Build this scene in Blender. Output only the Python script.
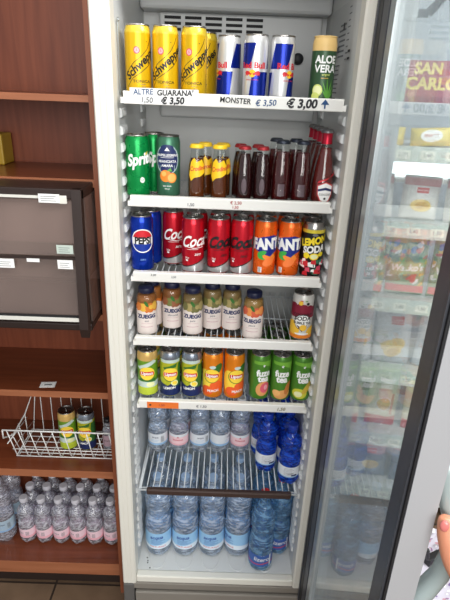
import bpy, bmesh, math, random
from mathutils import Vector, Matrix
random.seed(4)
C = bpy.context
SC = C.scene
for o in list(bpy.data.objects): bpy.data.objects.remove(o)
COL = SC.collection

def S(r, g, b):
    f = lambda c: c/12.92 if c <= .04045 else ((c+.055)/1.055)**2.4
    return (f(r/255), f(g/255), f(b/255), 1)

# ------------------------------------------------------------------ camera
cam = bpy.data.cameras.new('camera'); camo = bpy.data.objects.new('camera', cam); COL.objects.link(camo)
PI_, YA, RO = .4009, .0073, .0392
fw = Vector((math.sin(YA)*math.cos(PI_), math.cos(YA)*math.cos(PI_), -math.sin(PI_)))
rt = Vector((math.cos(YA), -math.sin(YA), 0)); up = rt.cross(fw)
r2 = math.cos(RO)*rt + math.sin(RO)*up; u2 = -math.sin(RO)*rt + math.cos(RO)*up
M3 = Matrix((r2, u2, -fw)).transposed()
camo.matrix_world = Matrix.Translation((-.0098, -1.1194, 1.6818)) @ M3.to_4x4()
cam.sensor_fit = 'VERTICAL'; cam.sensor_height = 36; cam.lens = 499*36/600; cam.clip_start = .02
SC.camera = camo
# ------------------------------------------------------------------ world, lights, exposure
W = bpy.data.worlds.new('world'); SC.world = W; W.use_nodes = True
W.node_tree.nodes['Background'].inputs[0].default_value = (.90, .96, 1.0, 1)
_nt = W.node_tree; _tc = _nt.nodes.new('ShaderNodeTexCoord'); _sx = _nt.nodes.new('ShaderNodeSeparateXYZ'); _mr = _nt.nodes.new('ShaderNodeMapRange')
_nt.links.new(_tc.outputs['Generated'], _sx.inputs[0]); _nt.links.new(_sx.outputs[1], _mr.inputs[0]); _mr.inputs[1].default_value = .55; _mr.inputs[2].default_value = .8
_mr.inputs[3].default_value = .44; _mr.inputs[4].default_value = 6.0     # daylight beyond the back window is brighter than the room side
_nt.links.new(_mr.outputs[0], _nt.nodes['Background'].inputs[1])
def area(name, loc, look, sx, sy, power, col=(1, 1, 1)):
    l = bpy.data.lights.new(name, 'AREA'); l.shape = 'RECTANGLE'; l.size = sx; l.size_y = sy; l.energy = power; l.color = col
    o = bpy.data.objects.new(name, l); COL.objects.link(o); o.location = loc
    o.rotation_euler = (Vector(look)-Vector(loc)).to_track_quat('-Z', 'Y').to_euler(); return o
area('shopfront_daylight', (.5, -3.2, 2.1), (0, .2, .9), 2.4, 1.8, 92, (1, .985, .96))
area('ceiling_panel', (-.1, -1.0, 3.0), (0, -.2, 0), 1.6, .6, 20, (1, .97, .93))
area('rack_fill', (1.2, -.5, 2.8), (.8, .5, .8), 1.2, .5, 52, (1, .99, .97))  # unseen fill light, added to brighten the snack rack
SC.view_settings.view_transform = 'Standard'; SC.view_settings.look = 'None'
SC.view_settings.exposure = 0; SC.view_settings.gamma = 1; SC.view_settings.use_curve_mapping = False
SC.cycles.transparent_max_bounces = 40
SC.cycles.max_bounces = 14; SC.cycles.transmission_bounces = 12

# ------------------------------------------------------------------ materials
MATS = {}
def mat(name, col=(.5, .5, .5, 1), rough=.5, metal=0, coat=0, emit=0, bump=0, bscale=50, spec=.5):
    if name in MATS: return MATS[name]
    m = bpy.data.materials.new(name); m.use_nodes = True; nt = m.node_tree; b = nt.nodes['Principled BSDF']
    b.inputs['Base Color'].default_value = col; b.inputs['Roughness'].default_value = rough
    b.inputs['Metallic'].default_value = metal; b.inputs['Coat Weight'].default_value = coat; b.inputs['Coat Roughness'].default_value = .08
    b.inputs['Specular IOR Level'].default_value = spec
    if emit: b.inputs['Emission Color'].default_value = col; b.inputs['Emission Strength'].default_value = emit
    n = nt.nodes.new('ShaderNodeTexNoise'); tc = nt.nodes.new('ShaderNodeTexCoord')
    nt.links.new(tc.outputs['Object'], n.inputs['Vector']); n.inputs['Scale'].default_value = bscale
    if bump:
        bp = nt.nodes.new('ShaderNodeBump'); bp.inputs['Strength'].default_value = bump; bp.inputs['Distance'].default_value = .002
        nt.links.new(n.outputs['Fac'], bp.inputs['Height']); nt.links.new(bp.outputs['Normal'], b.inputs['Normal'])
    else:
        mr = nt.nodes.new('ShaderNodeMapRange'); mr.inputs[3].default_value = max(0, rough-.04); mr.inputs[4].default_value = min(1, rough+.04)
        nt.links.new(n.outputs['Fac'], mr.inputs[0]); nt.links.new(mr.outputs[0], b.inputs['Roughness'])
    MATS[name] = m; return m

def schlick(nt, f0=.04):
    g = nt.nodes.new('ShaderNodeNewGeometry'); d = nt.nodes.new('ShaderNodeVectorMath'); d.operation = 'DOT_PRODUCT'
    nt.links.new(g.outputs['Incoming'], d.inputs[0]); nt.links.new(g.outputs['Normal'], d.inputs[1])
    def M(op, a, b=None):
        n = nt.nodes.new('ShaderNodeMath'); n.operation = op
        for i, v in enumerate((a, b)):
            if v is None: continue
            if isinstance(v, (int, float)): n.inputs[i].default_value = v
            else: nt.links.new(v, n.inputs[i])
        return n.outputs[0]
    a = M('ABSOLUTE', d.outputs['Value']); a = M('SUBTRACT', 1, a); a = M('POWER', a, 5); a = M('MULTIPLY', a, 1-f0); return M('ADD', a, f0)

def thin(name, tint, rough=.02, haze=0, hcol=(.8, .85, .88, 1), hscale=6, bump=0, bscale=60, refr=0, ior=1.33, f0=.04, hglint=False):
    """thin clear sheet or bottle wall: transparent + mirror by angle, optionally diffuse haze, painted highlight streaks or refraction"""
    if name in MATS: return MATS[name]
    m = bpy.data.materials.new(name); m.use_nodes = True; nt = m.node_tree; nt.nodes.remove(nt.nodes['Principled BSDF'])
    out = nt.nodes['Material Output']; t = nt.nodes.new('ShaderNodeBsdfTransparent'); t.inputs[0].default_value = tint
    gl = nt.nodes.new('ShaderNodeBsdfGlossy'); gl.inputs['Roughness'].default_value = rough
    base = t.outputs[0]
    tc = nt.nodes.new('ShaderNodeTexCoord'); bn = None
    if bump:
        n = nt.nodes.new('ShaderNodeTexNoise'); n.inputs['Scale'].default_value = bscale; nt.links.new(tc.outputs['Object'], n.inputs['Vector'])
        b = nt.nodes.new('ShaderNodeBump'); b.inputs['Strength'].default_value = bump; b.inputs['Distance'].default_value = .004
        nt.links.new(n.outputs['Fac'], b.inputs['Height']); nt.links.new(b.outputs['Normal'], gl.inputs['Normal']); bn = b
    if refr:
        r = nt.nodes.new('ShaderNodeBsdfRefraction'); r.inputs['Color'].default_value = tint; r.inputs['IOR'].default_value = ior; r.inputs['Roughness'].default_value = rough
        if bn: nt.links.new(bn.outputs['Normal'], r.inputs['Normal'])
        mx = nt.nodes.new('ShaderNodeMixShader'); mx.inputs[0].default_value = refr
        nt.links.new(base, mx.inputs[1]); nt.links.new(r.outputs[0], mx.inputs[2]); base = mx.outputs[0]
    mx = nt.nodes.new('ShaderNodeMixShader'); nt.links.new(schlick(nt, f0), mx.inputs[0]); nt.links.new(base, mx.inputs[1]); nt.links.new(gl.outputs[0], mx.inputs[2])
    res = mx.outputs[0]
    if haze:
        if hglint:  # pale noise streaks painted in as highlights of crinkled plastic
            mp = nt.nodes.new('ShaderNodeMapping'); mp.inputs['Scale'].default_value = (.55, .55, 1.6); mp.inputs['Rotation'].default_value = (.35, .2, 0); nt.links.new(tc.outputs['Object'], mp.inputs[0])
        df = nt.nodes.new('ShaderNodeBsdfDiffuse'); df.inputs[0].default_value = hcol
        n = nt.nodes.new('ShaderNodeTexNoise'); n.inputs['Scale'].default_value = hscale; n.inputs['Detail'].default_value = 5; nt.links.new(mp.outputs[0] if hglint else tc.outputs['Object'], n.inputs['Vector'])
        mr = nt.nodes.new('ShaderNodeMapRange'); mr.inputs[1].default_value = .44 if hglint else .3; mr.inputs[2].default_value = .64 if hglint else .7; mr.inputs[3].default_value = haze*(.5 if hglint else .55); mr.inputs[4].default_value = haze*(2.1 if hglint else 1.3)
        nt.links.new(n.outputs['Fac'], mr.inputs[0])
        m2 = nt.nodes.new('ShaderNodeMixShader'); nt.links.new(mr.outputs[0], m2.inputs[0]); nt.links.new(res, m2.inputs[1]); nt.links.new(df.outputs[0], m2.inputs[2]); res = m2.outputs[0]
    nt.links.new(res, out.inputs[0]); MATS[name] = m; return m

def wood(name, c1, c2, rough=.35, ax=0):
    m = bpy.data.materials.new(name); m.use_nodes = True; nt = m.node_tree; b = nt.nodes['Principled BSDF']
    tc = nt.nodes.new('ShaderNodeTexCoord'); mp = nt.nodes.new('ShaderNodeMapping'); sc = [30, 30, 30]; sc[ax] = 1.5; mp.inputs['Scale'].default_value = sc
    n = nt.nodes.new('ShaderNodeTexNoise'); n.inputs['Scale'].default_value = 2.2; n.inputs['Detail'].default_value = 6; n.inputs['Distortion'].default_value = .6
    cr = nt.nodes.new('ShaderNodeValToRGB'); cr.color_ramp.elements[0].position = .3; cr.color_ramp.elements[1].position = .7
    cr.color_ramp.elements[0].color = c1; cr.color_ramp.elements[1].color = c2
    nt.links.new(tc.outputs['Object'], mp.inputs[0]); nt.links.new(mp.outputs[0], n.inputs['Vector']); nt.links.new(n.outputs['Fac'], cr.inputs[0])
    nt.links.new(cr.outputs[0], b.inputs['Base Color']); b.inputs['Roughness'].default_value = rough
    MATS[name] = m; return m

WHITE = mat('white_enamel', S(222, 219, 209), .35)
LINER = mat('liner_plastic', S(205, 207, 206), .45)
RIB = mat('rib_plastic', S(214, 216, 216), .45)
LINERDK = mat('evaporator_plastic', S(190, 192, 192), .4)
LIP = mat('shelf_lip_white', S(232, 231, 226), .35)
WIRE = mat('white_wire', S(200, 205, 208), .3)
BLACK = mat('black_rubber', S(24, 25, 28), .5)
VENTB = mat('vent_dark', S(12, 12, 14), .7)
DGREY = mat('dark_grey_profile', S(62, 64, 70), .4)
SILV = mat('silver_profile', S(178, 184, 186), .3, .6)
PLINTH = mat('plinth_grey', S(128, 122, 114), .5)
PLINTHD = mat('plinth_dark', S(92, 90, 88), .5)
BROWNBAR = mat('brown_bar', S(60, 42, 36), .45)
INK = mat('black_ink', S(28, 28, 32), .6)
INKG = mat('grey_ink', S(110, 112, 116), .6)
INKB = mat('blue_ink', S(20, 70, 120), .6)
INKR = mat('red_ink', S(170, 60, 60), .6)
PAPER = mat('paper_white', S(238, 238, 236), .6)
PAPERG = mat('paper_greenish', S(188, 200, 190), .5)
ORANGETAG = mat('orange_tag', S(235, 120, 50), .5)
ALU = mat('can_aluminium', S(200, 200, 202), .25, 1)
ALUD = mat('can_lid_aluminium', S(176, 172, 168), .28, 1)
WOODP = wood('mahogany_panel', S(104, 51, 32), S(124, 65, 42), .4, 2)
WOODS = wood('mahogany_shelf', S(98, 47, 27), S(118, 61, 36), .28, 0)
WOODE = wood('mahogany_edge', S(146, 88, 58), S(166, 104, 72), .4, 0)

# ------------------------------------------------------------------ mesh helpers
class B:
    def __init__(s): s.bm = bmesh.new(); s.mats = []
    def mi(s, m):
        if m not in s.mats: s.mats.append(m)
        return s.mats.index(m)
    def face(s, vs, m, smooth=False):
        try: f = s.bm.faces.new(vs)
        except ValueError: return None
        f.material_index = s.mi(m); f.smooth = smooth; return f
    def quad(s, pts, m): return s.face([s.bm.verts.new(p) for p in pts], m)
    def box(s, x0, x1, y0, y1, z0, z1, m, bev=0, mtx=None):
        n0 = len(s.bm.verts); v = []
        for x in (x0, x1):
            for y in (y0, y1):
                for z in (z0, z1): v.append(s.bm.verts.new((x, y, z)))
        fs = []
        for a in ((0, 1, 3, 2), (4, 6, 7, 5), (0, 4, 5, 1), (2, 3, 7, 6), (0, 2, 6, 4), (1, 5, 7, 3)): fs.append(s.face([v[i] for i in a], m))
        if bev:
            es = list({e for f in fs for e in f.edges})
            r = bmesh.ops.bevel(s.bm, geom=es, offset=bev, segments=2, affect='EDGES', profile=.5)
            for f in r['faces']: f.material_index = s.mi(m)
        if mtx is not None:
            s.bm.verts.ensure_lookup_table()
            for q in list(s.bm.verts)[n0:]: q.co = mtx @ q.co
        return s
    def prism(s, pts, axis, a0, a1, m):
        """extrude a 2D outline (list of 2-tuples) along an axis"""
        def P(p, a):
            if axis == 'x': return (a, p[0], p[1])
            if axis == 'y': return (p[0], a, p[1])
            return (p[0], p[1], a)
        A = [s.bm.verts.new(P(p, a0)) for p in pts]; Bv = [s.bm.verts.new(P(p, a1)) for p in pts]
        n = len(pts); s.face(A, m); s.face(Bv[::-1], m)
        for i in range(n): s.face([A[i], Bv[i], Bv[(i+1) % n], A[(i+1) % n]], m)
        return s
    def tube(s, path, r, m, seg=6, cap=True):
        path = [Vector(p) for p in path]; rings = []; prev = None
        for i, p in enumerate(path):
            t = (path[min(i+1, len(path)-1)]-path[max(i-1, 0)]).normalized()
            if prev is None: a = t.orthogonal().normalized()
            else: a = (prev - t*prev.dot(t)).normalized()
            prev = a; b = t.cross(a); rr = r[i] if isinstance(r, (list, tuple)) else r
            rings.append([s.bm.verts.new(p + (a*math.cos(2*math.pi*k/seg)+b*math.sin(2*math.pi*k/seg))*rr) for k in range(seg)])
        for i in range(len(rings)-1):
            for k in range(seg): s.face([rings[i][k], rings[i][(k+1) % seg], rings[i+1][(k+1) % seg], rings[i+1][k]], m, True)
        if cap: s.face(rings[0][::-1], m); s.face(rings[-1], m)
        return s
    def lathe(s, prof, m, seg=32, cx=0, cy=0, bands=None, petals=0, pz=0, caps=(True, True)):
        """prof = [(r,z)...] bottom to top; bands = material per interval"""
        rings = []
        for r, z in prof:
            if r < 1e-6: rings.append([s.bm.verts.new((cx, cy, z))]); continue
            ring = []
            for k in range(seg):
                a = 2*math.pi*k/seg; zz = z
                if petals and z < pz: zz = z + (.5-.5*math.cos(petals*a))*.006*(1-z/pz)
                ring.append(s.bm.verts.new((cx+r*math.cos(a), cy+r*math.sin(a), zz)))
            rings.append(ring)
        for i in range(len(rings)-1):
            a, b = rings[i], rings[i+1]; mm = bands[i] if bands else m
            for k in range(seg):
                k2 = (k+1) % seg
                if len(a) == 1 and len(b) == 1: continue
                if len(a) == 1: s.face([a[0], b[k2], b[k]], mm, True)
                elif len(b) == 1: s.face([a[k], a[k2], b[0]], mm, True)
                else: s.face([a[k], a[k2], b[k2], b[k]], mm, True)
        if caps[0] and len(rings[0]) > 1: s.face(rings[0][::-1], bands[0] if bands else m)
        if caps[1] and len(rings[-1]) > 1: s.face(rings[-1], bands[-1] if bands else m)
        return s
    def add_mesh(s, me, m, fn):
        vs = [s.bm.verts.new(fn(v.co)) for v in me.vertices]
        for p in me.polygons: s.face([vs[i] for i in p.vertices], m)
    def build(s, name, parent=None, loc=None, rot=None, sharp=35):
        for e in s.bm.edges:
            if len(e.link_faces) == 2 and e.calc_face_angle(0) > math.radians(sharp): e.smooth = False
        me = bpy.data.meshes.new(name); s.bm.to_mesh(me); s.bm.free()
        for m in s.mats: me.materials.append(m)
        o = bpy.data.objects.new(name, me); COL.objects.link(o)
        if parent: o.parent = parent
        if loc: o.location = loc
        if rot is not None: o.rotation_euler = (0, 0, rot)
        return o

TX = {}
def text_mesh(txt, bold=0):
    k = (txt, bold)
    if k not in TX:
        c = bpy.data.curves.new('t', 'FONT'); c.body = txt; c.size = 1; c.align_x = 'CENTER'; c.align_y = 'CENTER'; c.resolution_u = 3; c.offset = bold
        o = bpy.data.objects.new('t', c); COL.objects.link(o); C.view_layer.update()
        me = bpy.data.meshes.new_from_object(o.evaluated_get(C.evaluated_depsgraph_get()))
        bpy.data.objects.remove(o); TX[k] = me
    return TX[k]

class D:
    """flat artwork (text, shapes) printed on a surface"""
    def __init__(s): s.bm = bmesh.new(); s.mats = []; s.n = 0; s.lay = s.bm.verts.layers.float.new('lay')
    def mi(s, m):
        if m not in s.mats: s.mats.append(m)
        return s.mats.index(m)
    def poly(s, pts, m, layer=None):
        s.n += 1; L = s.n if layer is None else layer
        vs = [s.bm.verts.new((p[0], p[1], 0)) for p in pts]
        for v in vs: v[s.lay] = L
        f = s.bm.faces.new(vs); f.material_index = s.mi(m)
        if f.calc_area() and sum((pts[i][0]*pts[(i+1) % len(pts)][1]-pts[(i+1) % len(pts)][0]*pts[i][1]) for i in range(len(pts))) < 0: f.normal_flip()
        return s
    def rect(s, x0, x1, y0, y1, m): return s.poly([(x0, y0), (x1, y0), (x1, y1), (x0, y1)], m)
    def ell(s, x, y, rx, ry, m, rot=0, n=20, a0=0, a1=360):
        pts = []; full = abs(a1-a0) >= 360; N = n if full else n+1
        for k in range(N):
            a = math.radians(a0+(a1-a0)*k/n); px, py = rx*math.cos(a), ry*math.sin(a); c, q = math.cos(math.radians(rot)), math.sin(math.radians(rot))
            pts.append((x+px*c-py*q, y+px*q+py*c))
        return s.poly(pts, m)
    def line(s, pts, w, m):
        for a, b in zip(pts[:-1], pts[1:]):
            dx, dy = b[0]-a[0], b[1]-a[1]; l = math.hypot(dx, dy) or 1; nx, ny = -dy/l*w/2, dx/l*w/2
            s.poly([(a[0]-nx, a[1]-ny), (b[0]-nx, b[1]-ny), (b[0]+nx, b[1]+ny), (a[0]+nx, a[1]+ny)], m); s.n -= 1
        s.n += 1; return s
    def text(s, t, x, y, size, m, rot=0, shear=0, sx=1, bold=.015):
        s.n += 1; me = text_mesh(t, bold); c, q = math.cos(math.radians(rot)), math.sin(math.radians(rot)); vs = []
        for v in me.vertices:
            px, py = v.co.x*size*sx + v.co.y*size*shear, v.co.y*size
            w = s.bm.verts.new((x+px*c-py*q, y+px*q+py*c, 0)); w[s.lay] = s.n; vs.append(w)
        for p in me.polygons:
            try: f = s.bm.faces.new([vs[i] for i in p.vertices]); f.material_index = s.mi(m)
            except ValueError: pass
        return s
    def clip(s, x0, x1, y0, y1):
        for co, no in (((x0, 0, 0), (-1, 0, 0)), ((x1, 0, 0), (1, 0, 0)), ((0, y0, 0), (0, -1, 0)), ((0, y1, 0), (0, 1, 0))):
            bmesh.ops.bisect_plane(s.bm, geom=s.bm.verts[:]+s.bm.edges[:]+s.bm.faces[:], plane_co=co, plane_no=no, clear_outer=True)
        return s
    def cuts(s, su, sv=0):
        if not s.bm.verts: return
        xs = [v.co.x for v in s.bm.verts]; ys = [v.co.y for v in s.bm.verts]
        def cut(a, b, st, no):
            k = math.ceil(a/st)*st
            while k < b:
                co = (k, 0, 0) if no[0] else (0, k, 0)
                bmesh.ops.bisect_plane(s.bm, geom=s.bm.verts[:]+s.bm.edges[:]+s.bm.faces[:], plane_co=co, plane_no=no); k += st
        if su: cut(min(xs), max(xs), su, (1, 0, 0))
        if sv: cut(min(ys), max(ys), sv, (0, 1, 0))
    def put(s, b, fn, smooth=True):
        mp = {}
        for v in s.bm.verts: mp[v] = b.bm.verts.new(fn(v.co.x, v.co.y, v[s.lay]))
        for f in s.bm.faces: b.face([mp[v] for v in f.verts], s.mats[f.material_index], smooth)
        s.bm.free()
    def wrap(s, b, R, eps=.00018):
        """R: radius or function of height"""
        s.cuts(.004, .006 if callable(R) else 0)
        def fn(u, v, L):
            r0 = R(v) if callable(R) else R; rr = r0+eps+.00005*L; rb = R(v) if callable(R) else R; a = u/(s.rref if hasattr(s, 'rref') else rb)
            return (rr*math.sin(a), -rr*math.cos(a), v)
        s.put(b, fn)
    def flat(s, b, o, ux=(1, 0, 0), uy=(0, 0, 1), eps=.0003):
        o = Vector(o); ux = Vector(ux); uy = Vector(uy); n = ux.cross(uy)
        s.put(b, lambda u, v, L: o+ux*u+uy*v+n*(eps+.00006*L), False)

def thing(name, label, cat, loc=(0, 0, 0), rotz=0, group=None):
    o = bpy.data.objects.new(name, None); COL.objects.link(o); o.location = loc; o.rotation_euler = (0, 0, rotz); o.empty_display_size = .05
    o['label'] = label; o['category'] = cat
    if group: o['group'] = group
    return o
def tag(o, label, cat, group=None):
    o['label'] = label; o['category'] = cat
    if group: o['group'] = group
    return o
def struct(o): o['kind'] = 'structure'; return o
def copy_tree(o, parent=None):
    c = o.copy(); COL.objects.link(c)
    if parent: c.parent = parent
    for ch in [k for k in bpy.data.objects if k.parent == o]: copy_tree(ch, c)
    return c
CHILD = {}
used = set()
def place(proto, loc, rot, label, group=None):
    """first call moves the prototype itself, later ones copy it and each of its parts"""
    if proto.name not in used: used.add(proto.name); o = proto
    else: o = copy_tree(proto)
    o.location = loc; o.rotation_euler = (0, 0, math.radians(rot)); o['label'] = label
    if group: o['group'] = group
    return o

# ================================================================== THE SETTING
def tile_floor():
    m = bpy.data.materials.new('floor_tiles'); m.use_nodes = True; nt = m.node_tree; b = nt.nodes['Principled BSDF']
    tc = nt.nodes.new('ShaderNodeTexCoord'); mp = nt.nodes.new('ShaderNodeMapping'); mp.inputs['Location'].default_value = (.575+.66, -.147+.66, 0)
    br = nt.nodes.new('ShaderNodeTexBrick'); br.offset = 0; br.inputs['Scale'].default_value = 1; br.inputs['Brick Width'].default_value = .33; br.inputs['Row Height'].default_value = .33
    br.inputs['Mortar Size'].default_value = .004; br.inputs['Color1'].default_value = S(112, 90, 72); br.inputs['Color2'].default_value = S(98, 78, 60); br.inputs['Mortar'].default_value = S(50, 40, 34)
    nt.links.new(tc.outputs['Object'], mp.inputs[0]); nt.links.new(mp.outputs[0], br.inputs['Vector'])
    n = nt.nodes.new('ShaderNodeTexNoise'); n.inputs['Scale'].default_value = 9; n.inputs['Detail'].default_value = 6; nt.links.new(tc.outputs['Object'], n.inputs['Vector'])
    mx = nt.nodes.new('ShaderNodeMix'); mx.data_type = 'RGBA'; mx.blend_type = 'OVERLAY'; mx.inputs[0].default_value = .5
    nt.links.new(br.outputs['Color'], mx.inputs[6]); nt.links.new(n.outputs['Fac'], mx.inputs[7]); nt.links.new(mx.outputs[2], b.inputs['Base Color']); b.inputs['Roughness'].default_value = .35
    return m
b = B(); b.box(-2.6, 2.8, -3.0, 1.7, -.05, 0, tile_floor()); struct(b.build('floor'))
WALLM = mat('wall_plaster', S(214, 222, 230), .8, bump=.2, bscale=60)
b = B()
wx0, wx1, wz0, wz1 = .30, 2.3, 1.25, 1.48
b.box(-2.6, wx0, 1.6, 1.7, 0, 3, WALLM); b.box(wx1, 2.8, 1.6, 1.7, 0, 3, WALLM); b.box(wx0, wx1, 1.6, 1.7, 0, wz0, WALLM); b.box(wx0, wx1, 1.6, 1.7, wz1, 3, WALLM)
struct(b.build('wall_back'))
b = B()
for x in (wx0, (wx0+wx1)/2, wx1): b.box(x-.02, x+.02, 1.62, 1.68, wz0, wz1, WHITE)
for z in (wz0, wz1): b.box(wx0, wx1, 1.62, 1.68, z-.02, z+.02, WHITE)
WGL = thin('window_glass', (.95, .97, .97, 1))
w = struct(b.build('window_1')); b = B(); b.box(wx0, wx1, 1.648, 1.652, wz0, wz1, WGL); b.build('pane', w)

# ================================================================== FRIDGE
fridge = thing('display_fridge', 'tall white upright drinks fridge with wire shelves, its glass door held open', 'fridge')
XL, XR = -.251, .251
b = B()   # outer body
b.box(-.293, -.275, .045, .55, .06, 2.02, WHITE); b.box(.275, .293, .045, .55, .06, 2.02, WHITE)
b.box(-.275, .275, .535, .55, .06, 2.02, WHITE); b.box(-.293, .293, .045, .55, 2.02, 2.05, WHITE)
b.build('outer_casing', fridge)
b = B()   # front frame, white profiles with fine grooves
for sx in (-1, 1):
    pr = [(.293, .045), (.293, .004), (.290, 0), (.2795, 0), (.279, .0012), (.278, .0012), (.2775, 0), (.2665, 0), (.266, .0012), (.265, .0012), (.2645, 0), (.256, 0), (.251, .005), (.251, .045)]
    b.prism([(sx*p[0], p[1]) for p in pr], 'z', .208, 1.985, WHITE)
b.box(-.293, .293, 0, .045, 1.985, 2.05, WHITE)
b.box(-.251, .251, .004, .03, .2085, .2355, WHITE, .004)
b.build('front_frame', fridge)
b = B(); b.box(-.2645, .293, .001, .045, .182, .2078, PLINTH, .003); b.box(-.293, .293, .03, .54, .06, .18, PLINTHD)
b.box(-.255, .293, -.004, .029, .02, .172, PLINTH, .004); b.box(-.293, -.258, -.002, .029, .02, .205, PLINTHD, .004)
for x in (-.205, .0, .2): b.lathe([(.004, 0), (.004, .001), (0, .0015)], DGREY, 8, x, 0)  # washers lie flat below
b.build('base_plinth', fridge)
b = B()   # liner: side walls, back, ceiling, floor
b.box(-.275, XL, .045, .46, .2, 1.97, LINER); b.box(XR, .275, .045, .46, .2, 1.97, LINER)
b.box(-.275, .275, .44, .46, .2, 1.97, LINER); b.box(-.275, .275, .045, .44, 1.93, 1.97, LINER)
b.box(-.275, .275, .03, .46, .2, .2345, LINER)
b.build('liner', fridge)
# moulded shelf supports climbing the side walls
def supports(sx, y0, y1):
    b = B(); z = .30
    while z < 1.62:
        if 1:
            X = [(.2512, z), (.2512, z+.021), (.2465, z+.019), (.2435, z+.0145), (.2430, z+.009), (.2450, z+.003)]
            A = [b.bm.verts.new((sx*p[0], y0+.012*(i in (3, 4)), p[1])) for i, p in enumerate(X)]; Q = [b.bm.verts.new((sx*p[0], y1-.012*(i in (3, 4)), p[1])) for i, p in enumerate(X)]
            b.face(A, RIB); b.face(Q[::-1], RIB)
            for i in range(6): b.face([A[i], Q[i], Q[(i+1) % 6], A[(i+1) % 6]], RIB)
        z += .0375
    b.quad([(sx*.2514, y0, .29), (sx*.2514, y1, .29), (sx*.2514, y1, 1.64), (sx*.2514, y0, 1.64)], RIB)
    b.build('shelf_supports', fridge)
for q in (-1, 1): supports(q, .060, .118); supports(q, .34, .40)

b = B()
for x in [(-.1915+.088*k) for k in range(5)]:
    for (yy, rx, ry) in ((.085, .03, .05),):
        pts = [(x+rx*math.cos(a)*(1), yy+ry*math.sin(a), .2352) for a in [2*math.pi*k/24 for k in range(25)]]
        b.tube(pts, .0012, RIB, 5, False)
for (x, y) in ((-.222, .055), (-.226, .074), (-.212, .036), (-.222, .062)): b.lathe([(.0025, .2347), (.0015, .2353), (0, .2354)], INK, 7, x, y)
b.build('floor_embossing', fridge)
# evaporator cover with vent slots and fan knob, at the top of the back wall
b = B(); b.box(-.205, .235, .405, .44, 1.60, 1.865, LINERDK, .006)
b.box(-.25, .25, .36, .44, 1.865, 1.93, LINERDK, .008)
ev = b.build('evaporator_cover', fridge)
b = B()
for r, zc, xs in ((0, 1.852, [-.19, -.135, -.08, -.025, .03]), (1, 1.838, [-.19, -.135, -.08, -.025, .03]), (2, 1.824, [-.19, -.135, -.08, -.025, .03])):
    for x in xs: b.box(x, x+.044, .402, .4052, zc-.0035, zc+.0035, VENTB)
b.build('vent', ev)
b = B(); prof = [(.015, 0), (.015, .006), (.011, .01), (0, .011)]; b.lathe(prof, BLACK, 20)
k = b.build('knob', ev); k.location = (.1754, .405, 1.763); k.rotation_euler = (math.pi/2, 0, 0); k['label'] = 'round black knob'
for x in (-.1, -.03, .15):
    pass
b = B(); b.box(-.2, .2, .05, .075, 1.952-.03, 1.93, mat('fill_strip_glow', (1, .98, .95, 1), .5, emit=.8)); b.build('fill_strip', fridge)  # out-of-view glowing strip, added to brighten the interior a little
# printed information sheet on the right inner wall
d = D()
d.rect(-.135, .13, -.12, .10, mat('sticker_grey', S(196, 198, 198), .5))
for k in range(7): d.rect(-.01-(k % 3)*.008, .055, .055-.011*k, .059-.011*k, INKG)
for k in range(9): d.rect(.075, .095+.006*(k % 2), .085-.013*k, .0875-.013*k, INKG)
d.ell(-.075, -.06, .024, .024, INKG); d.ell(-.075, -.06, .018, .018, mat('sticker_grey')); d.ell(-.075, -.06, .009, .009, INKG)
for k in range(7): d.rect(-.03, .03-(k % 2)*.008, -.03-.01*k, -.027-.01*k, INKG)
d.rect(-.03, .02, -.108, -.1, INK); d.rect(.03, .045, .045, .06, INK); d.rect(.105, .129, -.005, 0, INK); d.rect(.105, .129, -.02, -.015, INK); d.rect(-.04, 0, .0, .012, INKG)
b = B(); d.flat(b, (XR, .22, 1.77), (0, -1, 0), (0, 0, 1), .0004); s_ = b.build('information_sticker', fridge); s_['label'] = 'grey printed instruction sheet'
# steel strip beside the first can
b = B(); b.tube([(-.2475, .06, 1.66), (-.2475, .06, 1.80), (-.246, .058, 1.808), (-.244, .056, 1.803)], .0022, SILV, 6); b.build('wire_clip', fridge)

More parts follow.
